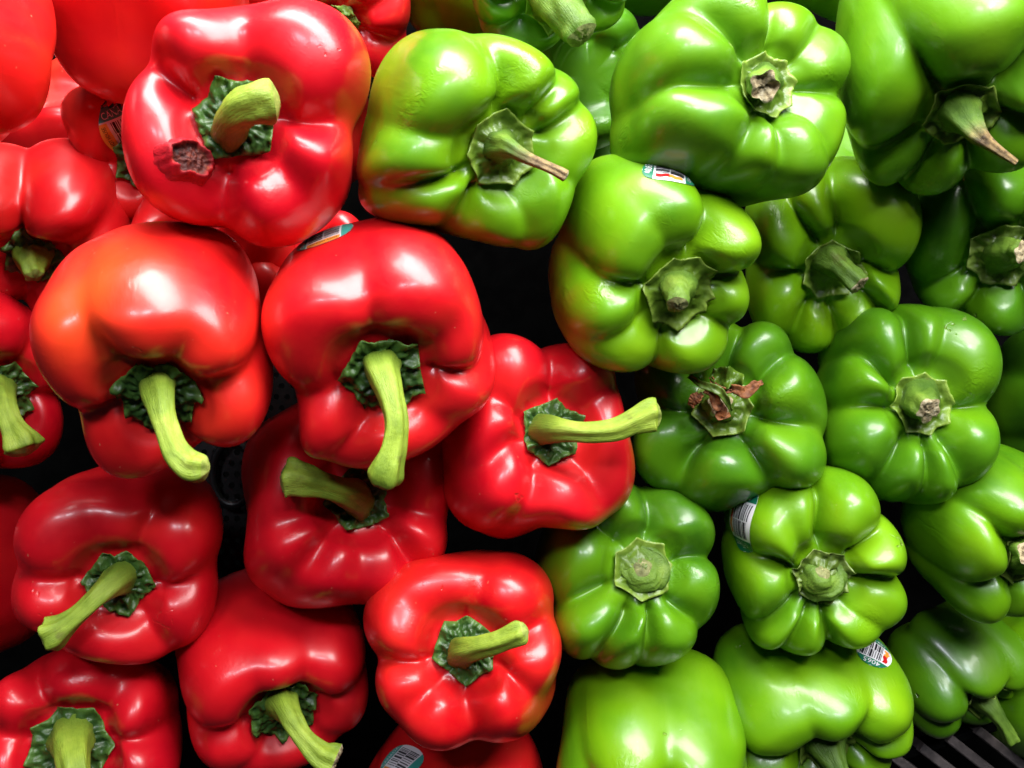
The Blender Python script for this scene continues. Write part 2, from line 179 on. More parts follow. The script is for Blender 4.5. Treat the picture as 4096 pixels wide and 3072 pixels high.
    {'key': 'G2', 'loc': [0.0864, 0.3858, 1.1219], 'rot': [[0.9392, 0.0, 0.3434], [0.2463, 0.6967, -0.6737], [-0.2393, 0.7173, 0.6544]], 'R': 0.0411, 'sx': 1.007, 'sy': 0.993, 'creases': [[85, 0.42], [136, 0.4], [180, 0.4], [-112, 0.34], [-86, 0.24], [8, 0.38], [44, 0.26], [-42, 0.12]], 'bumps': [[-20, 0.03, 0, 14], [165, 0.14, 0.0, 36]], 'L': 1.0, 'soft': 2.3800000000000003, 'dent': 0.272, 'seed': 107, 'hue': 0.46, 'ctype': 'green', 'cpts': [10, 50, 95, 150, 215, 280, 325], 'cut': 'torn', 'ar': 0.65, 'az': 1.05, 'round': 0.64, 'pit': 0.3, 'sqrot': 7, 'cr': 0.327, 'stem': [[0.011, 0.044, 0.661, 0.179], [-0.108, -0.02, 0.82, 0.135], [-0.191, -0.083, 0.941, 0.126], [-0.222, -0.148, 1.028, 0.139]], 'label': 'large green pepper with deep lobes and a torn hollow stem stub'},
    {'key': 'G3', 'loc': [0.1789, 0.4083, 1.1331], 'rot': [[0.9992, 0.0, -0.04], [-0.0394, -0.1644, -0.9856], [-0.0066, 0.9864, -0.1642]], 'R': 0.045, 'sx': 0.971, 'sy': 1.03, 'creases': [[140, 0.34], [55, 0.42], [215, 0.36], [-110, 0.34], [-62, 0.34], [0, 0.3]], 'bumps': [[97, 0.1, 0.06, 26]], 'L': 1.0, 'soft': 2.72, 'dent': 0.192, 'seed': 109, 'hue': 0.42, 'ctype': 'green', 'dry': 0.5, 'cut': 'none', 'ar': 0.82, 'az': 1.32, 'round': 0.64, 'pit': 0.31, 'sqrot': -12, 'cr': 0.346, 'stem': [[-0.015, -0.007, 0.717, 0.201], [-0.054, 0.07, 0.902, 0.159], [-0.061, 0.11, 1.095, 0.111], [-0.019, 0.105, 1.271, 0.077], [0.112, 0.056, 1.391, 0.041], [0.279, -0.01, 1.496, 0.027]], 'label': 'large glossy green pepper with a shaded hollow and a long pointed dry stem'},
    {'key': 'G4', 'loc': [0.0555, 0.3569, 1.0673], 'rot': [[0.9472, 0.0, 0.3206], [0.3147, 0.1918, -0.9296], [-0.0615, 0.9814, 0.1817]], 'R': 0.0406, 'sx': 0.953, 'sy': 1.05, 'creases': [[74, 0.42], [0, 0.4], [-42, 0.26], [-104, 0.32], [206, 0.18], [168, 0.36], [120, 0.1]], 'bumps': [[35, 0.03, 0.03, 14], [-20, 0.02, -0.03, 12]], 'L': 1.05, 'soft': 2.3800000000000003, 'dent': 0.256, 'seed': 113, 'hue': 0.6, 'ctype': 'green', 'cpts': [-15, 30, 65, 105, 170, 225, 270, 320], 'blush': 0.35, 'cut': 'scar', 'ar': 0.82, 'az': 1.32, 'round': 0.64, 'pit': 0.384, 'sqrot': 12, 'cr': 0.404, 'stem': [[0.025, 0.044, 0.691, 0.206], [-0.062, 0.061, 0.859, 0.159], [-0.119, 0.053, 0.993, 0.124], [-0.169, 0.015, 1.088, 0.107]], 'sticker': {'at': [-0.0016, 0.0453, 0.0201], 'up': [-0.8748, 0.2265, -0.4283], 'view': [-0.2806, 0.4839, 0.8289], 'w': 0.016, 'h': 0.021, 'design': 'plu'}, 'label': 'green pepper stickered on top with a short scarred stub in a wide calyx'},
    {'key': 'G5', 'loc': [0.1516, 0.4166, 1.0342], 'rot': [[0.9923, -0.0, -0.1239], [-0.1193, 0.2698, -0.9555], [0.0334, 0.9629, 0.2677]], 'R': 0.0419, 'sx': 0.897, 'sy': 1.115, 'creases': [[95, 0.44], [128, 0.42], [5, 0.38], [-36, 0.38], [-84, 0.36], [-120, 0.38], [187, 0.4]], 'bumps': [[155, 0.06, 0.02, 14], [45, 0.06, 0.06, 22], [112, -0.06, -0.06, 10]], 'L': 0.95, 'soft': 2.176, 'dent': 0.288, 'seed': 127, 'hue': 0.75, 'ctype': 'green', 'cut': 'pale', 'ar': 0.82, 'az': 1.32, 'round': 0.64, 'pit': 0.342, 'sqrot': 3, 'cr': 0.355, 'stem': [[-0.006, 0.079, 0.555, 0.223], [-0.022, 0.125, 0.774, 0.166], [0.042, 0.105, 0.933, 0.119], [0.14, 0.043, 1.081, 0.112], [0.201, -0.005, 1.148, 0.114]], 'label': 'yellowish green pepper with narrow lobes and a stubby stem ending in a pale cut'},
    {'key': 'G6', 'loc': [0.2327, 0.419, 1.0449], 'rot': [[0.9663, 0.0, -0.2574], [-0.2548, 0.1418, -0.9566], [0.0365, 0.9899, 0.137]], 'R': 0.0425, 'sx': 0.981, 'sy': 1.019, 'creases': [[130, 0.36], [215, 0.36], [-110, 0.4], [-50, 0.36], [20, 0.36], [75, 0.3]], 'L': 0.95, 'soft': 2.72, 'dent': 0.288, 'seed': 131, 'hue': 0.15, 'ctype': 'crumple', 'cut': 'pale', 'ar': 0.82, 'az': 1.32, 'round': 0.64, 'pit': 0.368, 'sqrot': -4, 'cr': 0.393, 'stem': [[0.011, -0.02, 0.596, 0.218], [0.022, 0.077, 0.789, 0.167], [0.067, 0.14, 0.908, 0.123], [0.111, 0.17, 0.964, 0.113]], 'label': 'dark green pepper at the picture edge with a crumpled calyx and a pale stem end'},
    {'key': 'G7', 'loc': [0.1016, 0.3528, 0.9846], 'rot': [[0.9607, 0.0, -0.2777], [-0.1842, 0.7483, -0.6372], [0.2078, 0.6633, 0.7189]], 'R': 0.0436, 'sx': 0.99, 'sy': 1.01, 'creases': [[80, 0.42], [34, 0.36], [-14, 0.4], [-60, 0.34], [-122, 0.42], [178, 0.34], [130, 0.36]], 'bumps': [[10, 0.04, 0.03, 14], [-38, 0.03, 0.02, 14]], 'L': 0.95, 'soft': 2.3800000000000003, 'dent': 0.272, 'seed': 137, 'hue': 0.2, 'ctype': 'green', 'cpts': [0, 40, 90, 140, 190, 250, 310], 'flower': 1, 'cut': 'none', 'ar': 0.82, 'az': 1.32, 'round': 0.64, 'pit': 0.331, 'sqrot': 1, 'cr': 0.327, 'stem': [[-0.035, 0.015, 0.622, 0.186], [-0.025, 0.019, 0.74, 0.153], [-0.015, 0.029, 0.811, 0.119]], 'ribbons': [['petal', 0.0041, [[-0.0057, 0.0053, 0.0522], [-0.0023, 0.0031, 0.053], [-0.0009, -0.0008, 0.052], [0.0011, -0.0037, 0.0499], [0.0001, -0.0062, 0.0477], [0.0042, -0.0049, 0.0456]]], ['petal', 0.0045, [[-0.012, -0.0013, 0.0498], [-0.0097, 0.0014, 0.0527], [-0.0066, 0.0034, 0.0522]]], ['petal', 0.0045, [[0.0018, 0.0068, 0.0492], [0.0072, 0.005, 0.0505], [0.0113, 0.0039, 0.0492], [0.0152, 0.007, 0.0485], [0.0182, 0.0083, 0.0468]]], ['petal', 0.0027, [[-0.0032, 0.0108, 0.0502], [-0.0007, 0.0059, 0.0519], [0.0053, 0.0042, 0.051]]], ['sepal', 0.0033, [[-0.0123, 0.0117, 0.0509], [-0.0068, 0.0073, 0.0549], [-0.0004, 0.0046, 0.0558], [0.0031, 0.0008, 0.0542], [0.005, -0.0039, 0.0498]]], ['leaf', 0.009, [[-0.0029, 0.0131, 0.0473], [0.0026, 0.0103, 0.0506], [0.0072, 0.0084, 0.0489], [0.009, 0.0039, 0.0435]]]], 'label': 'dark green pepper with dried brown flower petals clinging to its calyx'},
    {'key': 'G8', 'loc': [0.1816, 0.3564, 0.9858], 'rot': [[0.9997, 0.0, 0.023], [0.016, 0.7168, -0.6971], [-0.0165, 0.6973, 0.7166]], 'R': 0.0422, 'sx': 0.904, 'sy': 1.106, 'creases': [[98, 0.42], [66, 0.14], [148, 0.44], [184, 0.44], [236, 0.42], [-86, 0.4], [-58, 0.3], [-2, 0.42]], 'bumps': [[166, 0.04, 0.0, 12], [-30, 0.02, 0.03, 14], [210, 0.04, 0.04, 14]], 'L': 0.95, 'soft': 2.176, 'dent': 0.272, 'seed': 139, 'hue': 0.24, 'ctype': 'green', 'cpts': [0, 45, 85, 130, 185, 240, 280, 320], 'cut': 'pale', 'ar': 0.82, 'az': 1.32, 'round': 0.64, 'pit': 0.339, 'sqrot': 13, 'cr': 0.35, 'stem': [[-0.004, 0.053, 0.615, 0.222], [-0.071, 0.008, 0.8, 0.172], [-0.094, -0.042, 0.937, 0.148], [-0.077, -0.09, 1.004, 0.143]], 'label': 'dark green many-lobed pepper with a blunt pale stub in a neat ring calyx'},
    {'key': 'G9', 'loc': [0.0512, 0.3025, 0.9293], 'rot': [[0.9834, 0.0, 0.1813], [0.1031, 0.8225, -0.5594], [-0.1491, 0.5688, 0.8088]], 'R': 0.0414, 'sx': 0.96, 'sy': 1.041, 'creases': [[86, 0.34], [133, 0.36], [198, 0.44], [242, 0.46], [-80, 0.44], [-40, 0.34], [12, 0.3]], 'bumps': [[-95, 0.03, 0.02, 14], [220, 0.0, 0.03, 12]], 'L': 1.0, 'soft': 2.176, 'dent': 0.22400000000000003, 'seed': 149, 'hue': 0.27, 'ctype': 'green', 'cpts': [10, 50, 100, 150, 210, 265, 320], 'blush': 0.5, 'cut': 'scar', 'ar': 0.82, 'az': 1.32, 'round': 0.64, 'pit': 0.35, 'sqrot': 11, 'cr': 0.352, 'stem': [[0.015, 0.004, 0.701, 0.301], [-0.004, 0.004, 0.761, 0.248], [-0.012, 0.01, 0.805, 0.177], [-0.016, 0.017, 0.832, 0.102]], 'label': 'mid green pepper with a flat stemless calyx scar beside the reds'},
    {'key': 'G10', 'loc': [0.1376, 0.3085, 0.9365], 'rot': [[0.9997, 0.0, -0.0254], [-0.022, 0.5034, -0.8638], [0.0128, 0.8641, 0.5032]], 'R': 0.0406, 'sx': 0.946, 'sy': 1.057, 'creases': [[95, 0.5], [36, 0.42], [-8, 0.44], [-46, 0.14], [-80, 0.44], [-112, 0.36], [222, 0.4], [170, 0.44], [132, 0.08]], 'bumps': [[65, 0.02, 0.03, 14], [14, 0.03, 0.02, 12], [-60, 0.02, 0.02, 12]], 'L': 0.95, 'soft': 1.904, 'dent': 0.288, 'seed': 151, 'hue': 0.62, 'ctype': 'crumple', 'cpts': [10, 50, 110, 170, 220, 280, 330], 'cut': 'scar', 'ar': 0.82, 'az': 1.32, 'round': 0.64, 'pit': 0.33, 'sqrot': -8, 'cr': 0.339, 'stem': [[-0.001, -0.028, 0.598, 0.279], [-0.022, 0.014, 0.666, 0.227], [-0.026, 0.041, 0.712, 0.161], [-0.015, 0.071, 0.736, 0.087]], 'sticker': {'at': [-0.0357, 0.0222, 0.0159], 'up': [0.3048, 0.9372, -0.1693], 'view': [0.025, 0.1698, 0.9852], 'w': 0.022, 'h': 0.029, 'design': 'plu'}, 'label': 'bright green pepper with a barcode sticker on its flank and a crumpled stemless calyx'},
    {'key': 'G11', 'loc': [0.2215, 0.3203, 0.9427], 'rot': [[0.9336, 0.0, 0.3583], [0.3471, 0.2484, -0.9044], [-0.089, 0.9687, 0.2319]], 'R': 0.0343, 'sx': 0.86, 'sy': 1.16, 'creases': [[140, 0.38], [206, 0.42], [80, 0.3], [20, 0.36], [-45, 0.36], [-95, 0.36]], 'bumps': [[170, 0.03, 0.05, 18]], 'L': 1.0, 'soft': 2.3800000000000003, 'dent': 0.272, 'seed': 157, 'hue': 0.55, 'ctype': 'green', 'cut': 'pale', 'ar': 0.82, 'az': 1.32, 'round': 0.64, 'pit': 0.353, 'sqrot': -3, 'cr': 0.424, 'stem': [[0.05, -0.007, 0.658, 0.266], [-0.113, 0.13, 0.803, 0.204], [-0.209, 0.232, 0.922, 0.18], [-0.222, 0.283, 0.995, 0.179]], 'label': 'bright green pepper with two long smooth lobes and a half-seen calyx'},
    {'key': 'G12', 'loc': [0.0655, 0.2576, 0.8603], 'rot': [[0.9998, 0.0, -0.0202], [-0.0202, 0.0708, -0.9973], [0.0014, 0.9975, 0.0707]], 'R': 0.0421, 'sx': 1.044, 'sy': 0.958, 'creases': [[85, 0.24], [140, 0.2], [20, 0.24], [200, 0.3], [270, 0.3], [330, 0.3]], 'L': 1.0, 'soft': 3.4000000000000004, 'dent': 0.272, 'seed': 163, 'hue': 0.6, 'ctype': 'none', 'ar': 0.82, 'az': 1.32, 'round': 0.64, 'pit': 0.387, 'sqrot': 2, 'cr': 0.419, 'label': 'smooth bright green pepper under the stemless-scar one, only its rounded back showing'},
    {'key': 'G13', 'loc': [0.1429, 0.2772, 0.868], 'rot': [[0.9924, 0.0, 0.1227], [0.1221, 0.0957, -0.9879], [-0.0117, 0.9954, 0.095]], 'R': 0.0402, 'sx': 1.16, 'sy': 0.86, 'creases': [[62, 0.24], [20, 0.22], [115, 0.1], [175, 0.34], [240, 0.4], [300, 0.4], [-15, 0.4]], 'L': 1.0, 'soft': 2.72, 'dent': 0.336, 'seed': 167, 'hue': 0.62, 'ctype': 'green', 'ar': 0.82, 'az': 1.32, 'round': 0.64, 'pit': 0.318, 'sqrot': -5, 'cr': 0.361, 'stem': 'auto_green', 'sticker': {'at': [0.0282, 0.0314, 0.0016], 'up': [-0.5273, -0.7276, 0.4388], 'view': [-0.1011, 0.5665, 0.8178], 'w': 0.017, 'h': 0.022, 'design': 'plu'}, 'label': 'bright green pepper with a 4065 sticker, its stem turned down into shade above the grille'},
    {'key': 'G14', 'loc': [0.2331, 0.3116, 0.8469], 'rot': [[0.9074, 0.0, 0.4203], [0.4156, -0.1491, -0.8973], [0.0627, 0.9888, -0.1353]], 'R': 0.0315, 'sx': 1.16, 'sy': 0.86, 'creases': [[35, 0.3], [75, 0.2], [130, 0.36], [190, 0.3], [250, 0.36], [310, 0.36], [-10, 0.3]], 'L': 0.95, 'soft': 2.72, 'dent': 0.288, 'seed': 173, 'hue': 0.35, 'ctype': 'green', 'ar': 0.82, 'az': 1.32, 'round': 0.64, 'pit': 0.351, 'sqrot': 0, 'cr': 0.424, 'stem': 'auto_green', 'label': 'dark green pepper lying on the slatted grille with a stem hanging onto the slats'},
    {'key': 'G15', 'loc': [0.2899, 0.3971, 0.9487], 'rot': [[0.9536, 0.0, 0.3011], [0.2307, 0.6428, -0.7305], [-0.1936, 0.766, 0.613]], 'R': 0.0374, 'sx': 0.906, 'sy': 1.103, 'creases': [[150, 0.4], [200, 0.4], [80, 0.3], [20, 0.3], [270, 0.3], [330, 0.3]], 'L': 0.9, 'soft': 2.72, 'dent': 0.24, 'seed': 179, 'hue': 0.1, 'ctype': 'none', 'ar': 0.82, 'az': 1.32, 'round': 0.64, 'pit': 0.42, 'sqrot': 5, 'cr': 0.524, 'label': 'dark green pepper with no stem showing, behind the one with the neat ring calyx'},
    {'key': 'G16', 'loc': [0.0145, 0.4497, 1.1591], 'rot': [[0.9791, 0.0, 0.2034], [0.194, -0.2999, -0.934], [0.061, 0.954, -0.2936]], 'R': 0.0323, 'sx': 1.16, 'sy': 0.86, 'creases': [[215, 0.3], [165, 0.3], [100, 0.3], [40, 0.3], [-20, 0.34], [-80, 0.3]], 'L': 0.95, 'soft': 2.72, 'dent': 0.24, 'seed': 181, 'hue': 0.5, 'ctype': 'green', 'blush': 0.4, 'cut': 'scar', 'ar': 0.82, 'az': 1.32, 'round': 0.64, 'pit': 0.411, 'sqrot': -14, 'cr': 0.473, 'stem': [[-0.033, -0.024, 0.601, 0.358], [-0.068, 0.101, 0.863, 0.313], [-0.036, 0.163, 1.181, 0.269], [0.026, 0.176, 1.467, 0.228], [0.079, 0.142, 1.65, 0.201]], 'label': 'green pepper with an orange-tinged edge and a thick woody stem cut flat'},
    {'key': 'G17', 'loc': [-0.0216, 0.5416, 1.1287], 'rot': [[0.9949, 0.0, -0.101], [-0.0443, 0.8985, -0.4367], [0.0908, 0.439, 0.8939]], 'R': 0.0365, 'sx': 0.975, 'sy': 1.025, 'creases': [[40, 0.3], [110, 0.3], [180, 0.3], [250, 0.3], [320, 0.3]], 'L': 0.9, 'soft': 4.08, 'dent': 0.24, 'seed': 191, 'hue': 0.85, 'ctype': 'none', 'ar': 0.82, 'az': 1.32, 'round': 0.64, 'pit': 0.42, 'sqrot': 15, 'cr': 0.534, 'label': 'yellow-green pepper peeping out beside the red one with the bright crumpled calyx'},
    {'key': 'G18', 'loc': [0.0333, 0.4913, 1.0921], 'rot': [[0.9785, -0.0, 0.2063], [0.1918, 0.3676, -0.91], [-0.0758, 0.93, 0.3597]], 'R': 0.0357, 'sx': 0.987, 'sy': 1.013, 'creases': [[40, 0.3], [95, 0.4], [180, 0.3], [250, 0.3], [320, 0.3]], 'L': 0.9, 'soft': 3.4000000000000004, 'dent': 0.24, 'seed': 193, 'hue': 0.18, 'ctype': 'none', 'ar': 0.82, 'az': 1.32, 'round': 0.64, 'pit': 0.42, 'sqrot': -4, 'cr': 0.53, 'label': 'shaded green pepper below the thick woody stem, between the blushing and the hollow-stemmed peppers'},
    {'key': 'G19', 'loc': [0.0488, 0.504, 1.0295], 'rot': [[0.9945, 0.0, 0.1048], [0.0549, 0.852, -0.5206], [-0.0893, 0.5235, 0.8474]], 'R': 0.0351, 'sx': 0.977, 'sy': 1.023, 'creases': [[85, 0.3], [130, 0.3], [180, 0.3], [250, 0.3], [320, 0.3]], 'L': 0.9, 'soft': 3.4000000000000004, 'dent': 0.24, 'seed': 197, 'hue': 0.15, 'ctype': 'none', 'ar': 0.82, 'az': 1.32, 'round': 0.64, 'pit': 0.42, 'sqrot': -11, 'cr': 0.594, 'label': 'dark green pepper deep in the gap between the blushing and the hollow-stemmed peppers'},
    {'key': 'G20', 'loc': [0.1728, 0.5134, 1.0328], 'rot': [[0.9945, 0.0, 0.1048], [0.0549, 0.852, -0.5206], [-0.0893, 0.5235, 0.8474]], 'R': 0.0339, 'sx': 0.986, 'sy': 1.014, 'creases': [[85, 0.3], [130, 0.3], [180, 0.3], [250, 0.3], [320, 0.3]], 'L': 0.9, 'soft': 3.4000000000000004, 'dent': 0.24, 'seed': 199, 'hue': 0.5, 'ctype': 'none', 'ar': 0.82, 'az': 1.32, 'round': 0.64, 'pit': 0.42, 'sqrot': 1, 'cr': 0.621, 'label': 'pale green pepper glimpsed in the gap under the glossy and the hollow-stemmed peppers'},
    {'key': 'G21', 'loc': [0.2882, 0.3085, 0.8275], 'rot': [[0.9509, 0.0, 0.3094], [0.1882, 0.7937, -0.5785], [-0.2456, 0.6084, 0.7547]], 'R': 0.0368, 'sx': 0.876, 'sy': 1.141, 'creases': [[85, 0.3], [130, 0.3], [180, 0.3], [250, 0.3], [320, 0.3]], 'L': 0.9, 'soft': 3.4000000000000004, 'dent': 0.24, 'seed': 211, 'hue': 0.4, 'ctype': 'none', 'ar': 0.82, 'az': 1.32, 'round': 0.64, 'pit': 0.42, 'sqrot': 11, 'cr': 0.545, 'label': 'green pepper at the picture edge behind the one lying on the slatted grille'},
    {'key': 'G22', 'loc': [0.0738, 0.5636, 1.1315], 'rot': [[1.0, 0.0, 0.0], [0.0, 0.7937, -0.6084], [0.0, 0.6084, 0.7937]], 'R': 0.0349, 'sx': 1.052, 'sy': 0.951, 'creases': [[85, 0.3], [130, 0.3], [180, 0.3], [250, 0.3], [320, 0.3]], 'L': 0.9, 'soft': 3.4000000000000004, 'dent': 0.24, 'seed': 223, 'hue': 0.35, 'ctype': 'none', 'ar': 0.82, 'az': 1.32, 'round': 0.64, 'pit': 0.42, 'sqrot': -10, 'cr': 0.575, 'label': 'green pepper behind the top of the hollow-stemmed pepper and the thick woody stem'},
    {'key': 'G23', 'loc': [0.1673, 0.5459, 1.1416], 'rot': [[1.0, 0.0, 0.0], [0.0, 0.7937, -0.6084], [0.0, 0.6084, 0.7937]], 'R': 0.037, 'sx': 0.99, 'sy': 1.01, 'creases': [[85, 0.3], [130, 0.3], [180, 0.3], [250, 0.3], [320, 0.3]], 'L': 0.9, 'soft': 3.4000000000000004, 'dent': 0.24, 'seed': 227, 'hue': 0.45, 'ctype': 'none', 'ar': 0.82, 'az': 1.32, 'round': 0.64, 'pit': 0.42, 'sqrot': 14, 'cr': 0.52, 'label': 'green pepper glimpsed between the tops of the hollow-stemmed and the large glossy peppers'},
]

# ---------------------------------------------------------------- materials
class Nodes:
    def __init__(self, name):
        self.mat = bpy.data.materials.new(name)
        self.mat.use_nodes = True
        self.t = self.mat.node_tree
        self.bsdf = self.t.nodes["Principled BSDF"]

    def new(self, kind, **inputs):
        n = self.t.nodes.new(kind)
        for k, v in inputs.items():
            self.put(n, k.replace('_', ' '), v)
        return n

    def put(self, n, key, v):
        s = n.inputs[key]
        if isinstance(v, bpy.types.NodeSocket):
            self.t.links.new(v, s)
        elif s.type == 'RGBA' and len(v) == 3:
            s.default_value = (*v, 1)
        else:
            s.default_value = v

    def set(self, **kw):
        for k, v in kw.items():
            self.put(self.bsdf, k.replace('_', ' '), v)

    def coords(self, scale=(1, 1, 1), loc=(0, 0, 0)):
        c = self.new('ShaderNodeTexCoord')
        m = self.new('ShaderNodeMapping', Scale=scale, Location=loc)
        self.t.links.new(c.outputs['Object'], m.inputs['Vector'])
        return m.outputs[0]

    def noise(self, vec, scale, detail=3.0, rough=0.5, distortion=0.0):
        n = self.new('ShaderNodeTexNoise', Vector=vec, Scale=scale, Detail=detail, Roughness=rough, Distortion=distortion)
        return n.outputs['Fac']

    def ramp(self, fac, stops, interp='LINEAR'):
        r = self.new('ShaderNodeValToRGB', Fac=fac)
        e = r.color_ramp.elements
        r.color_ramp.interpolation = interp
        while len(e) < len(stops):
            e.new(0.5)
        for el, (pos, c) in zip(e, stops):
            el.position = pos
            el.color = (*c, 1) if len(c) == 3 else c
        return r.outputs['Color']

    def mix(self, fac, a, b, blend='MIX'):
        n = self.t.nodes.new('ShaderNodeMix')
        n.data_type = 'RGBA'
        n.blend_type = blend
        for idx, v in ((0, fac), (6, a), (7, b)):
            s = n.inputs[idx]
            if isinstance(v, bpy.types.NodeSocket):
                self.t.links.new(v, s)
            else:
                s.default_value = (*v, 1) if not isinstance(v, (int, float)) and len(v) == 3 else v
        return n.outputs[2]

    def math(self, op, a, b=0.0, clamp=False):
        n = self.t.nodes.new('ShaderNodeMath')
        n.operation = op
        n.use_clamp = clamp
        for i, v in enumerate((a, b)):
            if isinstance(v, bpy.types.NodeSocket):
                self.t.links.new(v, n.inputs[i])
            else:
                n.inputs[i].default_value = v
        return n.outputs[0]

    def bump(self, height, strength, dist, normal=None):
        b = self.new('ShaderNodeBump', Height=height, Strength=strength, Distance=dist)
        if normal is not None:
            self.t.links.new(normal, b.inputs['Normal'])
        return b.outputs[0]

    def attr(self, name):
        n = self.new('ShaderNodeAttribute')
        n.attribute_name = name
        return n.outputs['Fac']


def lerp3(a, b, t):
    return tuple(x + (y - x) * t for x, y in zip(a, b))


def skin_material(p):
    red = p['key'][0] == 'R'
    n = Nodes("red_pepper_skin" if red else "green_pepper_skin")
    h = p['hue']
    off = (p['seed'] * 0.37, p['seed'] * 0.11, p['seed'] * 0.23)
    vec = n.coords(loc=off)
    streak = n.coords(scale=(1, 1, 0.22), loc=off)
    big = n.noise(vec, 22, 2.0)
    fine = n.noise(streak, 160, 4.0, 0.6)
    if red:
        c0 = lerp3((0.38, 0.000, 0.009), (0.68, 0.004, 0.006), h)
        c1 = lerp3((0.58, 0.002, 0.013), (0.82, 0.016, 0.010), h)
        c2 = lerp3((0.68, 0.005, 0.015), (0.90, 0.055, 0.010), h)
    else:
        c0 = lerp3((0.019, 0.092, 0.005), (0.078, 0.235, 0.002), h)
        c1 = lerp3((0.040, 0.165, 0.004), (0.160, 0.365, 0.002), h)
        c2 = lerp3((0.075, 0.230, 0.004), (0.245, 0.440, 0.004), h)
    col = n.ramp(big, [(0.30, c0), (0.52, c1), (0.74, c2)])
    col = n.mix(n.math('MULTIPLY', n.math('SUBTRACT', fine, 0.35, True), 0.55), col, c2)
    if p.get('blush'):                                   # a green fruit turning red on one flank
        m = n.noise(n.coords(loc=(off[1], off[0], 3.1)), 30, 3.0, 0.55, 0.4)
        side = n.attr('blush')
        m = n.math('MULTIPLY', n.math('MULTIPLY', n.math('SUBTRACT', m, 0.40, True), 5.0, True), side)
        col = n.mix(n.math('MULTIPLY', m, p['blush'] * 0.7), col, (0.30, 0.025, 0.006))
    if p.get('warm'):                                    # not quite ripe: orange and yellow streaks on one shoulder
        m = n.noise(n.coords(scale=(1, 1, 0.4), loc=(off[2], 1.3, off[1])), 24, 3.0, 0.5, 0.3)
        m = n.math('MULTIPLY', n.math('MULTIPLY', n.math('SUBTRACT', m, 0.30, True), 2.2, True), n.attr('warm'))
        col = n.mix(n.math('MULTIPLY', m, 0.55), col, (0.88, 0.16, 0.008))
    spots = n.noise(vec, 420, 1.0)                        # pale lenticels
    sp = n.math('MULTIPLY', n.math('SUBTRACT', spots, 0.775, True), 14.0, True)
    col = n.mix(n.math('MULTIPLY', sp, 0.35), col, (0.75, 0.45, 0.25) if red else (0.42, 0.55, 0.18))
    wob = n.noise(vec, 34, 1.0, 0.5)
    peel = n.noise(vec, 150, 1.0, 0.5)
    scr = n.noise(n.coords(scale=(1, 1, 0.12), loc=(off[2], off[0], off[1])), 210, 2.0, 0.65)
    scr = n.math('MULTIPLY', n.math('SUBTRACT', scr, 0.60, True), 3.0)
    wrm = n.math('MULTIPLY', n.math('SUBTRACT', n.noise(n.coords(loc=(off[1], off[2], off[0])), 40, 1.0, 0.5), 0.60, True), 7.0, True)
    wri = n.noise(n.coords(scale=(1, 1, 0.35), loc=off), 330, 2.0, 0.6, 1.2)
    warp = n.mix(0.035, n.coords(loc=(off[2], off[1], off[0])), n.new('ShaderNodeTexNoise', Vector=vec, Scale=120.0, Detail=2.0).outputs['Color'])
    dn = n.new('ShaderNodeTexVoronoi', Vector=warp, Scale=24.0)
    dm = n.math('MULTIPLY', n.math('SUBTRACT', 0.060, dn.outputs['Distance'], True), 20.0, True)
    col = n.mix(n.math('MULTIPLY', dm, 0.45 if not red else 0.12), col, (0.45, 0.20, 0.10) if red else (0.30, 0.34, 0.12))
    hgt = n.math('MULTIPLY', wob, 1.25 if not red else 0.6)             # heights in millimetres
    hgt = n.math('ADD', hgt, n.math('MULTIPLY', peel, 0.10 if not red else 0.055))
    hgt = n.math('ADD', hgt, n.math('MULTIPLY', scr, 0.08))
    hgt = n.math('ADD', hgt, n.math('MULTIPLY', n.math('MULTIPLY', wri, wrm), 0.40 if not red else 0.18))
    hgt = n.math('SUBTRACT', hgt, n.math('MULTIPLY', dm, n.math('MULTIPLY', wri, 1.1 if not red else 0.45)))
    b = n.bump(hgt, 1.0, 0.001)
    rough = n.ramp(n.noise(vec, 48, 4.0, 0.65), [(0.35, (0.30,) * 3), (0.7, (0.46,) * 3)])
    n.set(Base_Color=col, Roughness=rough, Normal=b, Specular_IOR_Level=0.45, Coat_Weight=0.36 if red else 0.30, Coat_Roughness=0.19 if red else 0.15, Coat_IOR=1.45)
    n.t.links.new(b, n.bsdf.inputs['Coat Normal'])
    return n.mat


def calyx_material(kind):
    n = Nodes(kind + "_calyx_leaf")
    vec = n.coords()
    a, b_, rim = {'red': ((0.010, 0.036, 0.007), (0.048, 0.115, 0.017), (0.09, 0.18, 0.03)),
                  'green': ((0.045, 0.095, 0.006), (0.110, 0.195, 0.014), (0.22, 0.33, 0.045)),
                  'crumple': ((0.045, 0.085, 0.008), (0.120, 0.190, 0.022), (0.20, 0.28, 0.06)),
                  'bright': ((0.080, 0.210, 0.020), (0.250, 0.450, 0.070), (0.30, 0.50, 0.10))}[kind]
    v1 = n.noise(vec, 130, 4.0, 0.6, 0.5)
    col = n.ramp(v1, [(0.3, a), (0.7, b_)])
    e = n.attr('rim')
    col = n.mix(n.math('MULTIPLY', n.math('SUBTRACT', e, 0.80, True), 4.2, True), col, rim)
    brown = n.math('MULTIPLY', n.math('SUBTRACT', n.noise(vec, 75, 3.0, 0.6), 0.62, True), 6.0, True)
    col = n.mix(n.math('MULTIPLY', brown, 0.45), col, (0.10, 0.045, 0.015))
    b = n.bump(n.noise(vec, 210, 3.0, 0.6), 0.42, 0.0011)
    n.set(Base_Color=col, Roughness=0.42, Normal=b, Specular_IOR_Level=0.45)
    return n.mat


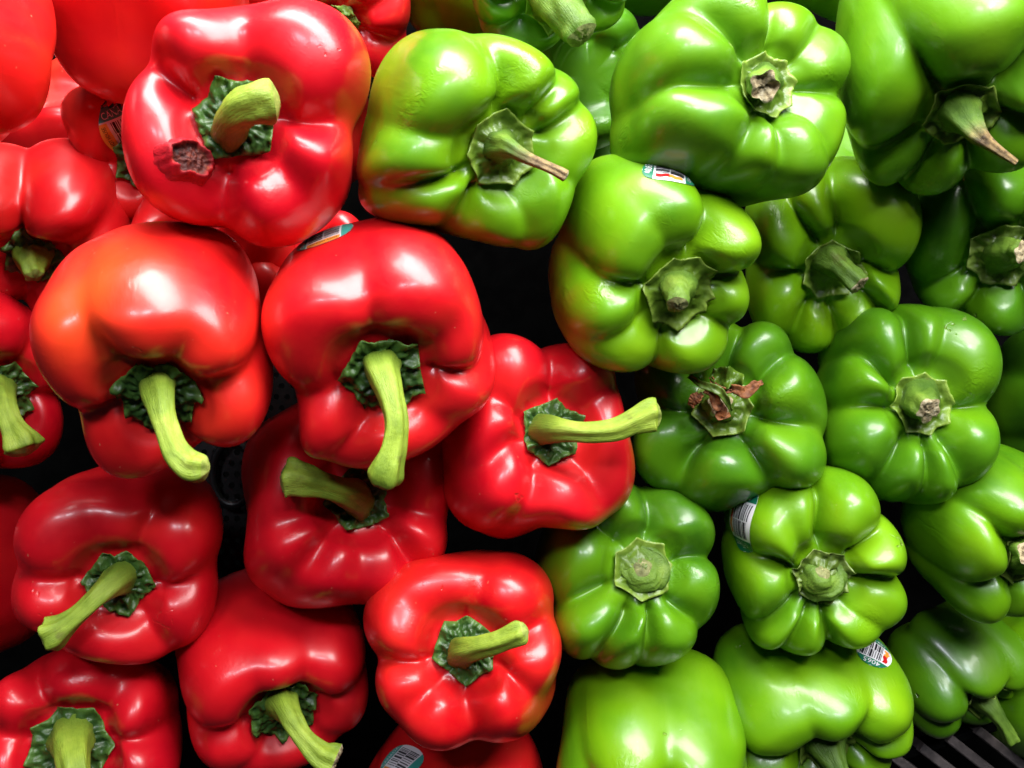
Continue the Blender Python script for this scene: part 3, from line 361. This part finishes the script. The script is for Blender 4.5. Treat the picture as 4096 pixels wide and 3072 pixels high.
def stem_material(kind, dry=0.0, seed=0):
    n = Nodes(kind + "_stem_skin")
    vec = n.coords(loc=(seed * .31, seed * .17, 0))
    if kind == 'red':
        a, b_, c = (0.12, 0.20, 0.016), (0.27, 0.38, 0.034), (0.40, 0.50, 0.070)
    else:
        a, b_, c = (0.055, 0.120, 0.012), (0.125, 0.225, 0.022), (0.24, 0.34, 0.045)
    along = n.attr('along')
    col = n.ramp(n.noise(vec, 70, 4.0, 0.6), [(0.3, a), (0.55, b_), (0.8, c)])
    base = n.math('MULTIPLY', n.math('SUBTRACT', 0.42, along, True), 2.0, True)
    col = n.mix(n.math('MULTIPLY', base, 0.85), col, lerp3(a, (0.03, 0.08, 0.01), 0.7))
    gn = n.new('ShaderNodeAttribute')
    gn.attribute_name = 'grain'
    rib = n.noise(gn.outputs['Vector'], 5.5, 4.0, 0.65)
    col = n.mix(n.math('MULTIPLY', n.math('SUBTRACT', rib, 0.45, True), 1.3, True), col, a)
    bro = n.math('MULTIPLY', n.math('SUBTRACT', n.noise(n.coords(loc=(seed, 3, 1)), 85, 4.0, 0.65), 0.60, True), 7.0, True)
    col = n.mix(n.math('MULTIPLY', bro, 0.6), col, (0.075, 0.055, 0.012))
    if dry:
        m = n.math('MULTIPLY', n.math('SUBTRACT', along, dry, True), 6.0, True)
        wood = n.ramp(n.noise(vec, 240, 4.0, 0.7), [(0.35, (0.05, 0.028, 0.010)), (0.65, (0.33, 0.22, 0.09))])
        col = n.mix(m, col, wood)
    b = n.bump(n.noise(vec, 330, 4.0, 0.7), 0.35, 0.0008)
    b = n.bump(rib, 0.45, 0.0014, b)
    n.set(Base_Color=col, Roughness=0.48, Normal=b, Specular_IOR_Level=0.35)
    return n.mat


def simple_material(name, stops, scale, rough, bump=0.4, dist=0.001, distortion=0.0):
    n = Nodes(name)
    vec = n.coords()
    f = n.noise(vec, scale, 4.0, 0.65, distortion)
    n.set(Base_Color=n.ramp(f, stops), Roughness=rough, Normal=n.bump(f, bump, dist))
    return n.mat


MAT = {k: calyx_material(k) for k in ('red', 'green', 'crumple', 'bright')}
MAT['cut_pale'] = simple_material("dry_cut_wood", [(0.30, (0.11, 0.070, 0.030)), (0.5, (0.42, 0.34, 0.19)), (0.75, (0.62, 0.55, 0.38))], 420, 0.8, 0.8, 0.001)
MAT['cut_green'] = simple_material("fresh_cut_stem", [(0.35, (0.16, 0.22, 0.030)), (0.7, (0.36, 0.42, 0.09))], 300, 0.6)
MAT['scar'] = simple_material("healed_stem_scar", [(0.35, (0.10, 0.11, 0.035)), (0.55, (0.20, 0.21, 0.07)), (0.7, (0.36, 0.31, 0.17))], 260, 0.7, 0.6)
MAT['petal'] = simple_material("dried_brown_petal", [(0.35, (0.10, 0.028, 0.008)), (0.7, (0.34, 0.12, 0.035))], 260, 0.7)
MAT['rot'] = simple_material("dried_rotten_flesh", [(0.32, (0.025, 0.006, 0.004)), (0.5, (0.16, 0.020, 0.010)), (0.72, (0.42, 0.10, 0.030))], 190, 0.4, 0.7, 0.0015)
MAT['plastic'] = simple_material("black_rack_plastic", [(0.3, (0.0012, 0.0012, 0.0013)), (0.7, (0.0025, 0.0025, 0.0025))], 90, 0.6, 0.1)
MAT['plastic'].node_tree.nodes['Principled BSDF'].inputs['Specular IOR Level'].default_value = 0.0
MAT['liner'] = simple_material("black_liner_plastic", [(0.3, (0.006, 0.006, 0.007)), (0.7, (0.012, 0.012, 0.013))], 90, 0.35, 0.1)
MAT['slat'] = simple_material("worn_dark_slat_plastic", [(0.35, (0.030, 0.024, 0.024)), (0.7, (0.085, 0.070, 0.068))], 180, 0.55, 0.4)


# ---------------------------------------------------------------- mesh helpers
def mesh_object(name, verts, faces, mat, parent=None, smooth=True):
    me = bpy.data.meshes.new(name)
    me.from_pydata([tuple(map(float, v)) for v in verts], [], faces)
    me.update()
    if smooth:
        me.polygons.foreach_set('use_smooth', [True] * len(me.polygons))
    me.materials.append(mat)
    o = bpy.data.objects.new(name, me)
    COL.objects.link(o)
    if parent is not None:
        o.parent = parent
    return o


def add_attr(o, name, values):
    a = o.data.attributes.new(name, 'FLOAT', 'POINT')
    a.data.foreach_set('value', np.asarray(values, dtype=np.float32))


def grid_faces(rows, cols, wrap=True, flip=False, start=0):
    f = []
    for i in range(rows - 1):
        for j in range(cols if wrap else cols - 1):
            k = (j + 1) % cols
            q = (start + i * cols + j, start + i * cols + k, start + (i + 1) * cols + k, start + (i + 1) * cols + j)
            f.append(q[::-1] if flip else q)
    return f


def tube(path, segs, sides, ridges=5, ridge=0.07, seed=0, twist=0.5, tip=0.0, knob=0.0):
    """verts, faces, along of a ridged tube through (x, y, z, radius) points, closed at the start"""
    q = catmull(path, segs)
    rng = np.random.RandomState(seed)
    t = np.gradient(q[:, :3], axis=0)
    t /= np.linalg.norm(t, axis=1)[:, None]
    u = np.cross(t[0], (0.3, 0.9, 0.2))
    u /= np.linalg.norm(u)
    V, ph = [], rng.uniform(0, 6.28)
    ph2 = rng.uniform(0, 6.28, 3)
    for i in range(segs):
        u = u - t[i] * u.dot(t[i])
        u /= np.linalg.norm(u)
        w = np.cross(t[i], u)
        f = i / (segs - 1)
        for j in range(sides):
            a = 2 * math.pi * j / sides
            r = q[i, 3] * (1 - tip * max(0.0, (f - 0.88) / 0.12) ** 2.2) * (1 + knob * noise.noise(Vector((2 * math.cos(a), 2 * math.sin(a), 7 * f + seed))) + ridge * (0.4 + f) * math.cos(ridges * a + ph + twist * f) + 0.05 * math.sin(2 * a + ph2[0] + 5 * f) + 0.04 * math.sin(3 * a + ph2[1] - 9 * f))
            V.append(q[i, :3] + (u * math.cos(a) + w * math.sin(a)) * r)
    F = grid_faces(segs, sides)
    return V, F, np.repeat(np.linspace(0, 1, segs), sides), q, t


# ---------------------------------------------------------------- a bell pepper
NPHI, NS = 168, 68


def build_pepper(p):
    red = p['key'][0] == 'R'
    R = p['R']
    root = bpy.data.objects.new("red_bell_pepper" if red else "green_bell_pepper", None)
    root.empty_display_size = 0.01
    COL.objects.link(root)
    rot = Matrix(p['rot'])
    root.matrix_world = Matrix.LocRotScale(Vector(p['loc']), rot.to_quaternion(), Vector((1, 1, 1)))
    root['label'] = p['label']
    root['category'] = 'red pepper' if red else 'green pepper'
    root['group'] = 'red bell peppers heaped on the rack' if red else 'green bell peppers heaped on the rack'

    g = pepper_points(p, NPHI, NS) * R
    top, bot = g[0, 0].copy(), g[-1, 0].copy()
    inner = g[1:-1]
    V = [top] + list(inner.reshape(-1, 3)) + [bot]
    m = NS - 2
    F = [tuple(reversed((0, 1 + (j + 1) % NPHI, 1 + j))) for j in range(NPHI)]
    F += grid_faces(m, NPHI, True, True, 1)
    last = 1 + (m - 1) * NPHI
    F += [(last + j, last + NPHI, last + (j + 1) % NPHI) for j in range(NPHI)]
    F = [tuple(reversed(f)) for f in F]
    body = mesh_object("body", V, F, skin_material(p), root)
    if p.get('blush'):
        A = np.array(V)
        d = A[:, 0] * -0.75 + A[:, 1] * -0.66
        add_attr(body, 'blush', np.clip((d / R - 0.15) * 1.6, 0, 1) * np.clip((0.80 - A[:, 2] / R) * 2.5, 0, 1))
    if p.get('warm'):
        A = np.array(V) / R
        d = np.sqrt((A[:, 0] + 0.30) ** 2 + (A[:, 1] - 0.80) ** 2 + (A[:, 2] - 0.50) ** 2)
        add_attr(body, 'warm', np.clip(1.2 - d / 0.70, 0, 1))
    me = body.data
    bvh = BVHTree.FromPolygons([v.co for v in me.vertices], [tuple(f.vertices) for f in me.polygons])
    p['bvh'], p['root'], p['body'] = bvh, root, body

    def drop(x, y):
        hit = bvh.ray_cast(Vector((x, y, R * 1.6)), Vector((0, 0, -1)))
        return hit[0].z if hit[0] is not None else 0.0

    rng = np.random.RandomState(p['seed'])
    if p['ctype'] != 'none':
        kind = p['ctype']
        pts = [math.radians(a) for a in p.get('cpts', [k * 360 / 7 + rng.uniform(-9, 9) for k in range(7)])]
        NR, NA = 15, 96
        rc = p['cr'] * R
        top_v, edge = [], []
        sharp = 0.20 if kind in ('red', 'bright') else 0.14
        for i in range(NR):
            f = (i + 0.6) / (NR - 0.4)
            for j in range(NA):
                a = 2 * math.pi * j / NA
                ds = [abs((a - q + math.pi) % (2 * math.pi) - math.pi) for q in pts]
                tip = max(math.exp(-d / (0.30 if kind in ('red', 'bright') else 0.2)) for d in ds)
                k = int(np.argmin(ds))
                rr = rc * (0.90 - sharp * 0.5 + sharp * 1.15 * tip + 0.03 * math.sin(a * 3 + p['seed'])) * f
                x, y = rr * math.cos(a), rr * math.sin(a)
                nz = noise.noise(Vector((x / rc * 3.2 + p['seed'], y / rc * 3.2, k)))
                nz2 = noise.noise(Vector((x / rc * 8 + p['seed'], y / rc * 8, k)))
                wav = math.sin(a * 9 + p['seed'] + 2 * nz)
                z = drop(x, y)
                if kind in ('green', 'crumple'):
                    lift = 0.012 + 0.055 * f ** 5 - 0.02 * math.exp(-((f - 0.72) / 0.12) ** 2) + 0.13 * (1 - f) ** 1.3 + 0.022 * tip * f ** 3
                    lift += nz * 0.022 + nz2 * (0.014 if kind == 'green' else 0.03)
                    lift += (0.0 if kind == 'green' else 0.02 * wav * f)
                else:
                    lift = 0.034 + 0.05 * (1 - f) + 0.015 * f ** 3 + nz * 0.055 * (0.4 + f) + nz2 * 0.05 + 0.008 * wav * f + 0.025 * tip * f ** 4
                top_v.append((x, y, z + max(0.008, lift) * R))
                edge.append(f)
        under = [(v[0] * 0.985, v[1] * 0.985, v[2] - 0.022 * R) for v in top_v[-NA:]]
        V = [(0, 0, drop(0, 0) + 0.13 * R)] + top_v + under
        F = [(0, 1 + j, 1 + (j + 1) % NA) for j in range(NA)] + grid_faces(NR + 1, NA, True, True, 1)
        F = [f if len(f) == 3 else tuple(reversed(f)) for f in F]
        F = [tuple(reversed(f)) if len(f) == 4 else f for f in F]
        cal = mesh_object("calyx", V, F, MAT[kind], root)
        add_attr(cal, 'rim', [0] + edge + [1] * NA)
        fix_normals(cal)
    st = p.get('stem')
    if isinstance(st, str):
        if st == 'none':
            st = None
        else:
            z0 = 0.95 * p.get('L', 1) - p.get('dent', 0.3)
            st = [(0, 0, z0, .24), (0, 0, z0 + .12, .19), (.03, 0, z0 + .26, .13), (.06, -.03, z0 + .36, .11)] if st == 'auto_dark' else [(0, 0, z0, .24), (0, 0, z0 + .16, .19), (.02, -.02, z0 + .34, .13), (.05, -.10, z0 + .52, .10), (.09, -.22, z0 + .68, .11), (.12, -.30, z0 + .76, .13)]
    if st:
        segs, sides = 34, 30
        path = [tuple(c * R for c in s) for s in st]
        V, F, along, q, t = tube(path, segs, sides, 5, {'scar': 0.03, 'blunt': 0.035}.get(p.get('cut'), 0.10), p['seed'], tip={'green': 0.24, 'blunt': 0.08}.get(p.get('cut'), 0.05), knob=0.10)
        ang = np.tile(np.arange(sides) * 2 * math.pi / sides, segs)
        grain = np.stack([2.2 * np.cos(ang), 2.2 * np.sin(ang), along * 2.0], 1)
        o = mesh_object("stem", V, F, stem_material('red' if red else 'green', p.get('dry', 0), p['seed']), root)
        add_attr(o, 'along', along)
        ga = o.data.attributes.new('grain', 'FLOAT_VECTOR', 'POINT')
        ga.data.foreach_set('vector', grain.astype(np.float32).ravel())
        fix_normals(o)
        # the end where it was cut or torn from the plant
        ring = np.array(V[-sides:])
        c = ring.mean(0)
        cut = p.get('cut', 'green')
        CV, n = [], t[-1]
        rows = 6
        rad = q[-1, 3]
        for i in range(rows):
            f = 1 - i / (rows - 0.4)
            for j in range(sides):
                v = c + (ring[j] - c) * f * (1.0 if i else 1.004)
                bul = (1 - f * f) * 0.30
                jag = rng.uniform(-1, 1) * (0.03 if cut in ('green', 'none', 'blunt') else 0.11) if i else 0
                if cut == 'torn':
                    bul = -0.35 * (1 - f) + 0.30 * math.sin(j * 0.63 + 1) * f * (i > 0)
                if cut == 'pale':
                    bul = 0.12 * (1 - f * f) + 0.10 * (i == 1)
                CV.append(v + n * rad * (bul + jag))
        CV.append(c + n * rad * (0.30 if cut in ('green', 'none', 'blunt') else -0.1))
        CF = grid_faces(rows, sides)
        e = (rows - 1) * sides
        CF += [(e + j, e + (j + 1) % sides, rows * sides) for j in range(sides)]
        cm = {'green': 'cut_green', 'blunt': 'cut_green', 'none': 'cut_pale', 'pale': 'cut_pale', 'torn': 'cut_pale', 'scar': 'scar'}[cut]
        co = mesh_object("cut_end", CV, CF, MAT[cm], o)
        fix_normals(co)
    return root


def fix_normals(o):
    bm = bmesh.new()
    bm.from_mesh(o.data)
    bmesh.ops.recalc_face_normals(bm, faces=bm.faces)
    bm.to_mesh(o.data)
    bm.free()



# ---------------------------------------------------------------- stickers, dried flower, rotten spot
def flat_material(name, color, rough=0.35):
    n = Nodes(name)
    n.set(Base_Color=color, Roughness=rough, Coat_Weight=0.2, Coat_Roughness=0.2)
    return n.mat


INK = {'white': flat_material("sticker_white", (0.78, 0.76, 0.80)), 'black': flat_material("sticker_black_ink", (0.012, 0.010, 0.016)),
       'teal': flat_material("sticker_teal_ink", (0.05, 0.36, 0.30)), 'green': flat_material("sticker_green_ink", (0.010, 0.16, 0.085)),
       'orange': flat_material("sticker_orange_ink", (0.80, 0.30, 0.04)), 'red': flat_material("sticker_red_ink", (0.55, 0.012, 0.015)),
       'brown': flat_material("sticker_brown_ink", (0.10, 0.030, 0.010))}


def build_sticker(p, s):
    bvh, root = p['bvh'], p['root']
    c, view = Vector(s['at']), Vector(s['view'])
    near = [bvh.find_nearest(c + Vector(d) * 0.006) for d in ((0, 0, 0), (1, 0, 0), (-1, 0, 0), (0, 1, 0), (0, -1, 0), (0, 0, 1), (0, 0, -1))]
    N = sum((h[1] if h[1].dot(h[0]) > 0 else -h[1] for h in near), Vector()).normalized()
    Y = Vector(s['up'])
    Y = (Y - N * Y.dot(N)).normalized()
    X = Y.cross(N).normalized()
    hw, hh = s['w'] / 2, s['h'] / 2

    def put(a, b, lift):
        o = c + X * a + Y * b
        h = bvh.ray_cast(o + N * 0.012, -N, 0.03)
        q = h[0] if h[0] is not None else bvh.find_nearest(o)[0]
        return q + N * lift

    def sheet(name, fn, nu, nv, mat, lift, parent):
        """fn(u, v) in the unit square gives sticker coordinates (half widths)"""
        V, F = [], []
        for j in range(nv + 1):
            for i in range(nu + 1):
                a, b = fn(i / nu, j / nv)
                V.append(put(a * hw, b * hh, lift))
        for j in range(nv):
            for i in range(nu):
                k = j * (nu + 1) + i
                F.append((k, k + 1, k + nu + 2, k + nu + 1))
        return name, V, F, mat, parent

    def span(b):
        return math.sqrt(max(0.0, 1 - abs(b) ** 2.3)) ** 0.9 + 0.004

    def disc(b0, b1, x0=-1.0, x1=1.0):
        def fn(u, v):
            b = b0 + (b1 - b0) * v
            w = span(b)
            return max(-w, min(w, -w + 2 * w * (x0 + 1) / 2 + (u * w * (x1 - x0)))), b
        return fn

    def make(parts, parent):
        obs = []
        for name, sheets, mat, lift in parts:
            V, F = [], []
            for sh in sheets:
                k = len(V)
                V += sh[1]
                F += [tuple(x + k for x in f) for f in sh[2]]
            o = mesh_object(name, V, F, INK[mat], parent)
            obs.append(o)
        return obs

    base = make([("sticker", [sheet('', disc(-1, 1), 18, 22, None, 0.00030, None)], 'white', 0)], root)[0]
    base.data.materials[0] = INK['white']
    plu = s['design'] == 'plu'
    base['label'] = ('white oval sticker with barcode, green ends and a red picture' if plu
                     else 'white oval sticker with barcode, teal ends and an orange side strip')
    cap = 'green' if plu else 'teal'
    caps = [sheet('', disc(0.60, 0.985), 16, 6, None, 0.00042, None), sheet('', disc(-0.985, -0.60), 16, 6, None, 0.00042, None)]
    make([("printed_cap", caps, cap, 0)], base)
    rng = random.Random(p['seed'])
    bars = []
    for (b0, b1) in ((0.03, 0.53), (-0.53, -0.01)):
        a = -0.42
        while a < 0.72:
            w = rng.choice((0.035, 0.035, 0.06, 0.11))
            bars.append(sheet('', lambda u, v, a=a, w=w, b0=b0, b1=b1: (a + w * u, b0 + (b1 - b0) * v), 1, 5, None, 0.00042, None))
            a += w + rng.choice((0.035, 0.05, 0.09))
    make([("printed_barcode", bars, 'black', 0)], base)
    if plu:
        make([("printed_picture", [sheet('', lambda u, v: (-0.80 + 0.26 * u + 0.05 * math.sin(9 * v), -0.48 + 0.5 * v), 4, 6, None, 0.00042, None)], 'orange', 0)], base)
        make([("printed_picture", [sheet('', lambda u, v: (-0.76 + 0.24 * u + 0.04 * math.sin(7 * v), 0.0 + 0.5 * v), 4, 6, None, 0.00042, None)], 'red', 0)], base)
    else:
        make([("printed_strip", [sheet('', lambda u, v: ((-span(-0.56 + 1.12 * v)) * (1 - u) + u * -0.56, -0.56 + 1.12 * v), 5, 12, None, 0.00042, None)], 'orange', 0)], base)

    def text(body, size, a, b, turn, mat):
        cu = bpy.data.curves.new("lettering", 'FONT')
        cu.body, cu.size, cu.align_x, cu.align_y, cu.resolution_u = body, size, 'CENTER', 'CENTER', 3
        tmp = bpy.data.objects.new("lettering", cu)
        COL.objects.link(tmp)
        dg = bpy.context.evaluated_depsgraph_get()
        me = bpy.data.meshes.new_from_object(tmp.evaluated_get(dg))
        bpy.data.objects.remove(tmp)
        bpy.data.curves.remove(cu)
        cs, sn = math.cos(turn), math.sin(turn)
        for v in me.vertices:
            x, y = v.co.x, v.co.y
            v.co = put(a * hw + x * cs - y * sn, b * hh + x * sn + y * cs, 0.00056)
        me.materials.clear()
        me.materials.append(INK[mat])
        o = bpy.data.objects.new("printed_text", me)
        COL.objects.link(o)
        o.parent = base

    if plu:
        text("4065", 0.18 * s["h"], 0, 0.77, 0, 'white')
        text("USA E-U", 0.105 * s["h"], 0, -0.74, 0, 'white')
    else:
        text("CANADA", 0.115 * s["h"], 0, 0.73, 0, 'white')
        text("HOT HOUSE", 0.085 * s["h"], -0.76, 0, math.pi / 2, 'brown')


def build_ribbons(p):
    for kind, width, pts in p['ribbons']:
        q = catmull(np.array([(*c, 1.0) for c in pts]), 40)[:, :3]
        t = np.gradient(q, axis=0)
        t /= np.linalg.norm(t, axis=1)[:, None]
        V, rows = [], 7
        for i in range(40):
            f = i / 39
            side = Vector(t[i]).cross(Vector((0, 0, 1))).normalized()
            up = Vector((0, 0, 1))
            w = width * (0.35 + 0.75 * math.sin(math.pi * min(1, f * 0.9 + 0.08)) + 0.18 * noise.noise(Vector((f * 9, p['seed'], width * 900))))
            roll = 1.3 * noise.noise(Vector((f * 4, 3.1, width * 500)))
            for k in range(rows):
                a = k / (rows - 1) - 0.5
                fr = noise.noise(Vector((f * 14, a * 5, width * 300)))
                V.append(Vector(q[i]) + side * (a * w * math.cos(roll)) + up * (a * w * math.sin(roll) + width * (0.5 * abs(a) + 0.22 * fr)))
        o = mesh_object({'petal': 'dried_petal', 'sepal': 'withered_sepal', 'leaf': 'raised_sepal'}[kind], V,
                        grid_faces(40, rows, False), MAT[{'petal': 'petal', 'sepal': 'crumple', 'leaf': 'green'}[kind]], p['root'])
        m = o.modifiers.new("thickness", 'SOLIDIFY')
        m.thickness = 0.0004


def build_rot(p):
    s = p['rot_spot']
    bvh = p['bvh']
    c = Vector(s['at'])
    N = bvh.find_nearest(c)[1]
    if N.dot(c) < 0:
        N = -N
    X = Vector(s['right'])
    X = (X - N * X.dot(N)).normalized()
    Y = N.cross(X)
    V, NR, NA = [], 20, 64
    lv = []
    for i in range(NR):
        f = i / (NR - 1)
        for j in range(NA):
            a = 2 * math.pi * j / NA
            d = Vector((math.cos(a), math.sin(a), 0))
            rag = 1 + 0.22 * noise.noise(d * 1.6) + 0.10 * noise.noise(d * 5)
            x, y = s['size'][0] * f * rag * d.x, s['size'][1] * f * rag * d.y
            o = c + X * x + Y * y
            h = bvh.ray_cast(o + N * 0.02, -N, 0.05)[0] or bvh.find_nearest(o)[0]
            rim = math.exp(-((f - 0.74) / 0.13) ** 2) * (0.0030 + 0.003 * noise.noise(d * 2.3 + Vector((0, 0, 4))))
            cr = 0.0016 * noise.noise(Vector((x, y, 0)) * 420) + 0.0010 * noise.noise(Vector((x, y, 2)) * 1100)
            V.append(h + N * (rim + 0.0008 * (1 - f) + abs(cr) * (1 - f ** 4) + (-0.0004 if i == NR - 1 else 0.0003)))
            lv.append(f)
    F = grid_faces(NR, NA)[NA:]
    F += [(NA + j, NA + (j + 1) % NA, 0) for j in range(NA)]
    o = mesh_object("rotten_spot", V, F, rot_mat(), p['root'])
    o['label'] = 'sunken brown rotten hole with a torn dried rim'
    add_attr(o, 'rim', lv)
    fix_normals(o)


def rot_mat():
    n = Nodes("torn_rotten_skin")
    vec = n.coords()
    f = n.noise(vec, 230, 4.0, 0.65, 0.6)
    inner = n.ramp(f, [(0.32, (0.012, 0.004, 0.004)), (0.52, (0.075, 0.012, 0.009)), (0.66, (0.17, 0.035, 0.018)), (0.80, (0.42, 0.11, 0.03))])
    outer = n.ramp(f, [(0.3, (0.20, 0.004, 0.008)), (0.7, (0.52, 0.006, 0.016))])
    k = n.math('MULTIPLY', n.math('SUBTRACT', n.attr('rim'), 0.60, True), 6.0, True)
    n.set(Base_Color=n.mix(k, inner, outer), Roughness=0.6, Specular_IOR_Level=0.25, Normal=n.bump(f, 0.6, 0.0010))
    return n.mat


for p in PEPPERS:
    build_pepper(p)
    if 'sticker' in p:
        build_sticker(p, p['sticker'])
    if 'ribbons' in p:
        build_ribbons(p)
    if 'rot_spot' in p:
        build_rot(p)

# ---------------------------------------------------------------- the black rack behind and below
CAM = Vector((0, 0, 1.30))
RIGHT = Vector((1, 0, 0))
UPV = Vector((0, math.sin(PITCH), math.cos(PITCH)))
BACK = Vector((0, -math.cos(PITCH), math.sin(PITCH)))


def bed(x, y, depth):
    """a point on the sloping bed: x across, y up the slope, depth below the camera, metres"""
    return CAM + RIGHT * x + UPV * y - BACK * depth


rack = bpy.data.objects.new("display_rack", None)
COL.objects.link(rack)
rack.location = bed(0, 0, 0.66)
rack['kind'] = 'structure'
rack['label'] = 'black perforated plastic rack bed under the peppers'


def rack_mesh(name, verts, faces, mat, smooth=False):
    inv = Vector(rack.location)
    return mesh_object(name, [Vector(v) - inv for v in verts], faces, mat, rack, smooth)


q = [bed(x, y, 0.66) for x, y in ((-0.6, -0.45), (0.6, -0.45), (0.6, 0.5), (-0.6, 0.5))]
q2 = [v - BACK * 0.01 for v in q]
rack_mesh("base_panel", q + q2, [(0, 1, 2, 3), (7, 6, 5, 4), (0, 4, 5, 1), (1, 5, 6, 2), (2, 6, 7, 3), (3, 7, 4, 0)], MAT['plastic'])


def bar(x0, y0, x1, y1, depth, width, deep):
    """a straight bar from one end to the other lying in the bed, as verts and faces"""
    a, b = bed(x0, y0, depth), bed(x1, y1, depth)
    d = (b - a).normalized()
    s = d.cross(BACK).normalized() * (width / 2)
    e = width * 0.12
    V = []
    for q in (a, b):
        V += [q + s, q + s - BACK * deep, q - s - BACK * deep, q - s, q - s + s * 0.24 + BACK * e, q + s - s * 0.24 + BACK * e]
    F = [(i, (i + 1) % 6, 6 + (i + 1) % 6, 6 + i) for i in range(6)] + [(5, 4, 3, 2, 1, 0), (6, 7, 8, 9, 10, 11)]
    return V, F


# perforated liner: round holes in staggered rows
PITCH_H, HR, TH = 0.0060, 0.0017, 0.0015
V, F = [], []
for row in range(22):
    for c in range(15):
        cx = -0.182 + c * PITCH_H + (PITCH_H / 2 if row % 2 else 0)
        cy = -0.115 + row * PITCH_H
        k = len(V)
        h = PITCH_H / 2
        sq = [(h, 0), (h, h), (0, h), (-h, h), (-h, 0), (-h, -h), (0, -h), (h, -h)]
        V += [bed(cx + a, cy + b, 0.545) for a, b in sq]
        V += [bed(cx + HR * math.cos(i * math.pi / 4), cy + HR * math.sin(i * math.pi / 4), 0.545) for i in range(8)]
        V += [bed(cx + HR * math.cos(i * math.pi / 4), cy + HR * math.sin(i * math.pi / 4), 0.545 + TH) for i in range(8)]
        for i in range(8):
            j = (i + 1) % 8
            F.append((k + i, k + j, k + 8 + j, k + 8 + i))
            F.append((k + 8 + i, k + 8 + j, k + 16 + j, k + 16 + i))
liner = rack_mesh("perforated_liner", V, F, MAT['liner'])
liner['kind'] = 'stuff'
ring = [bed(-0.150 + 0.011 * math.cos(a), -0.048 + 0.017 * math.sin(a), 0.540) for a in np.linspace(0, 2 * math.pi, 25)]
inv = Vector(rack.location)
TV, TF, _, _, _ = tube([(*(v - inv), 0.0022) for v in ring], 72, 10, 2, 0.0)
mesh_object("slot_rim", TV, TF, MAT['liner'], rack)

# grille of slats at the front foot of the rack
grille = bpy.data.objects.new("slatted_grille", None)
COL.objects.link(grille)
grille.location = bed(0.245, -0.19, 0.53)
grille['label'] = 'worn black plastic grille of slanting slats below the green peppers'
grille['category'] = 'grille'


def grille_part(name, V, F, mat):
    g = Vector(grille.location)
    o = mesh_object(name, [v - g for v in V], F, mat, grille, False)
    fix_normals(o)
    return o


grille_part("rail", *bar(0.1914, -0.2027, 0.2988, -0.1686, 0.533, 0.004, 0.012), MAT['plastic'])
for k in range(8):                                       # slats run down and away from the rail, 15 mm apart
    x, y = 0.186 + 0.0149 * k, -0.2008 + 0.0046 * k
    grille_part("slat", *bar(x, y, x + 0.0464, y - 0.0366, 0.530, 0.0050, 0.014), MAT['slat'])
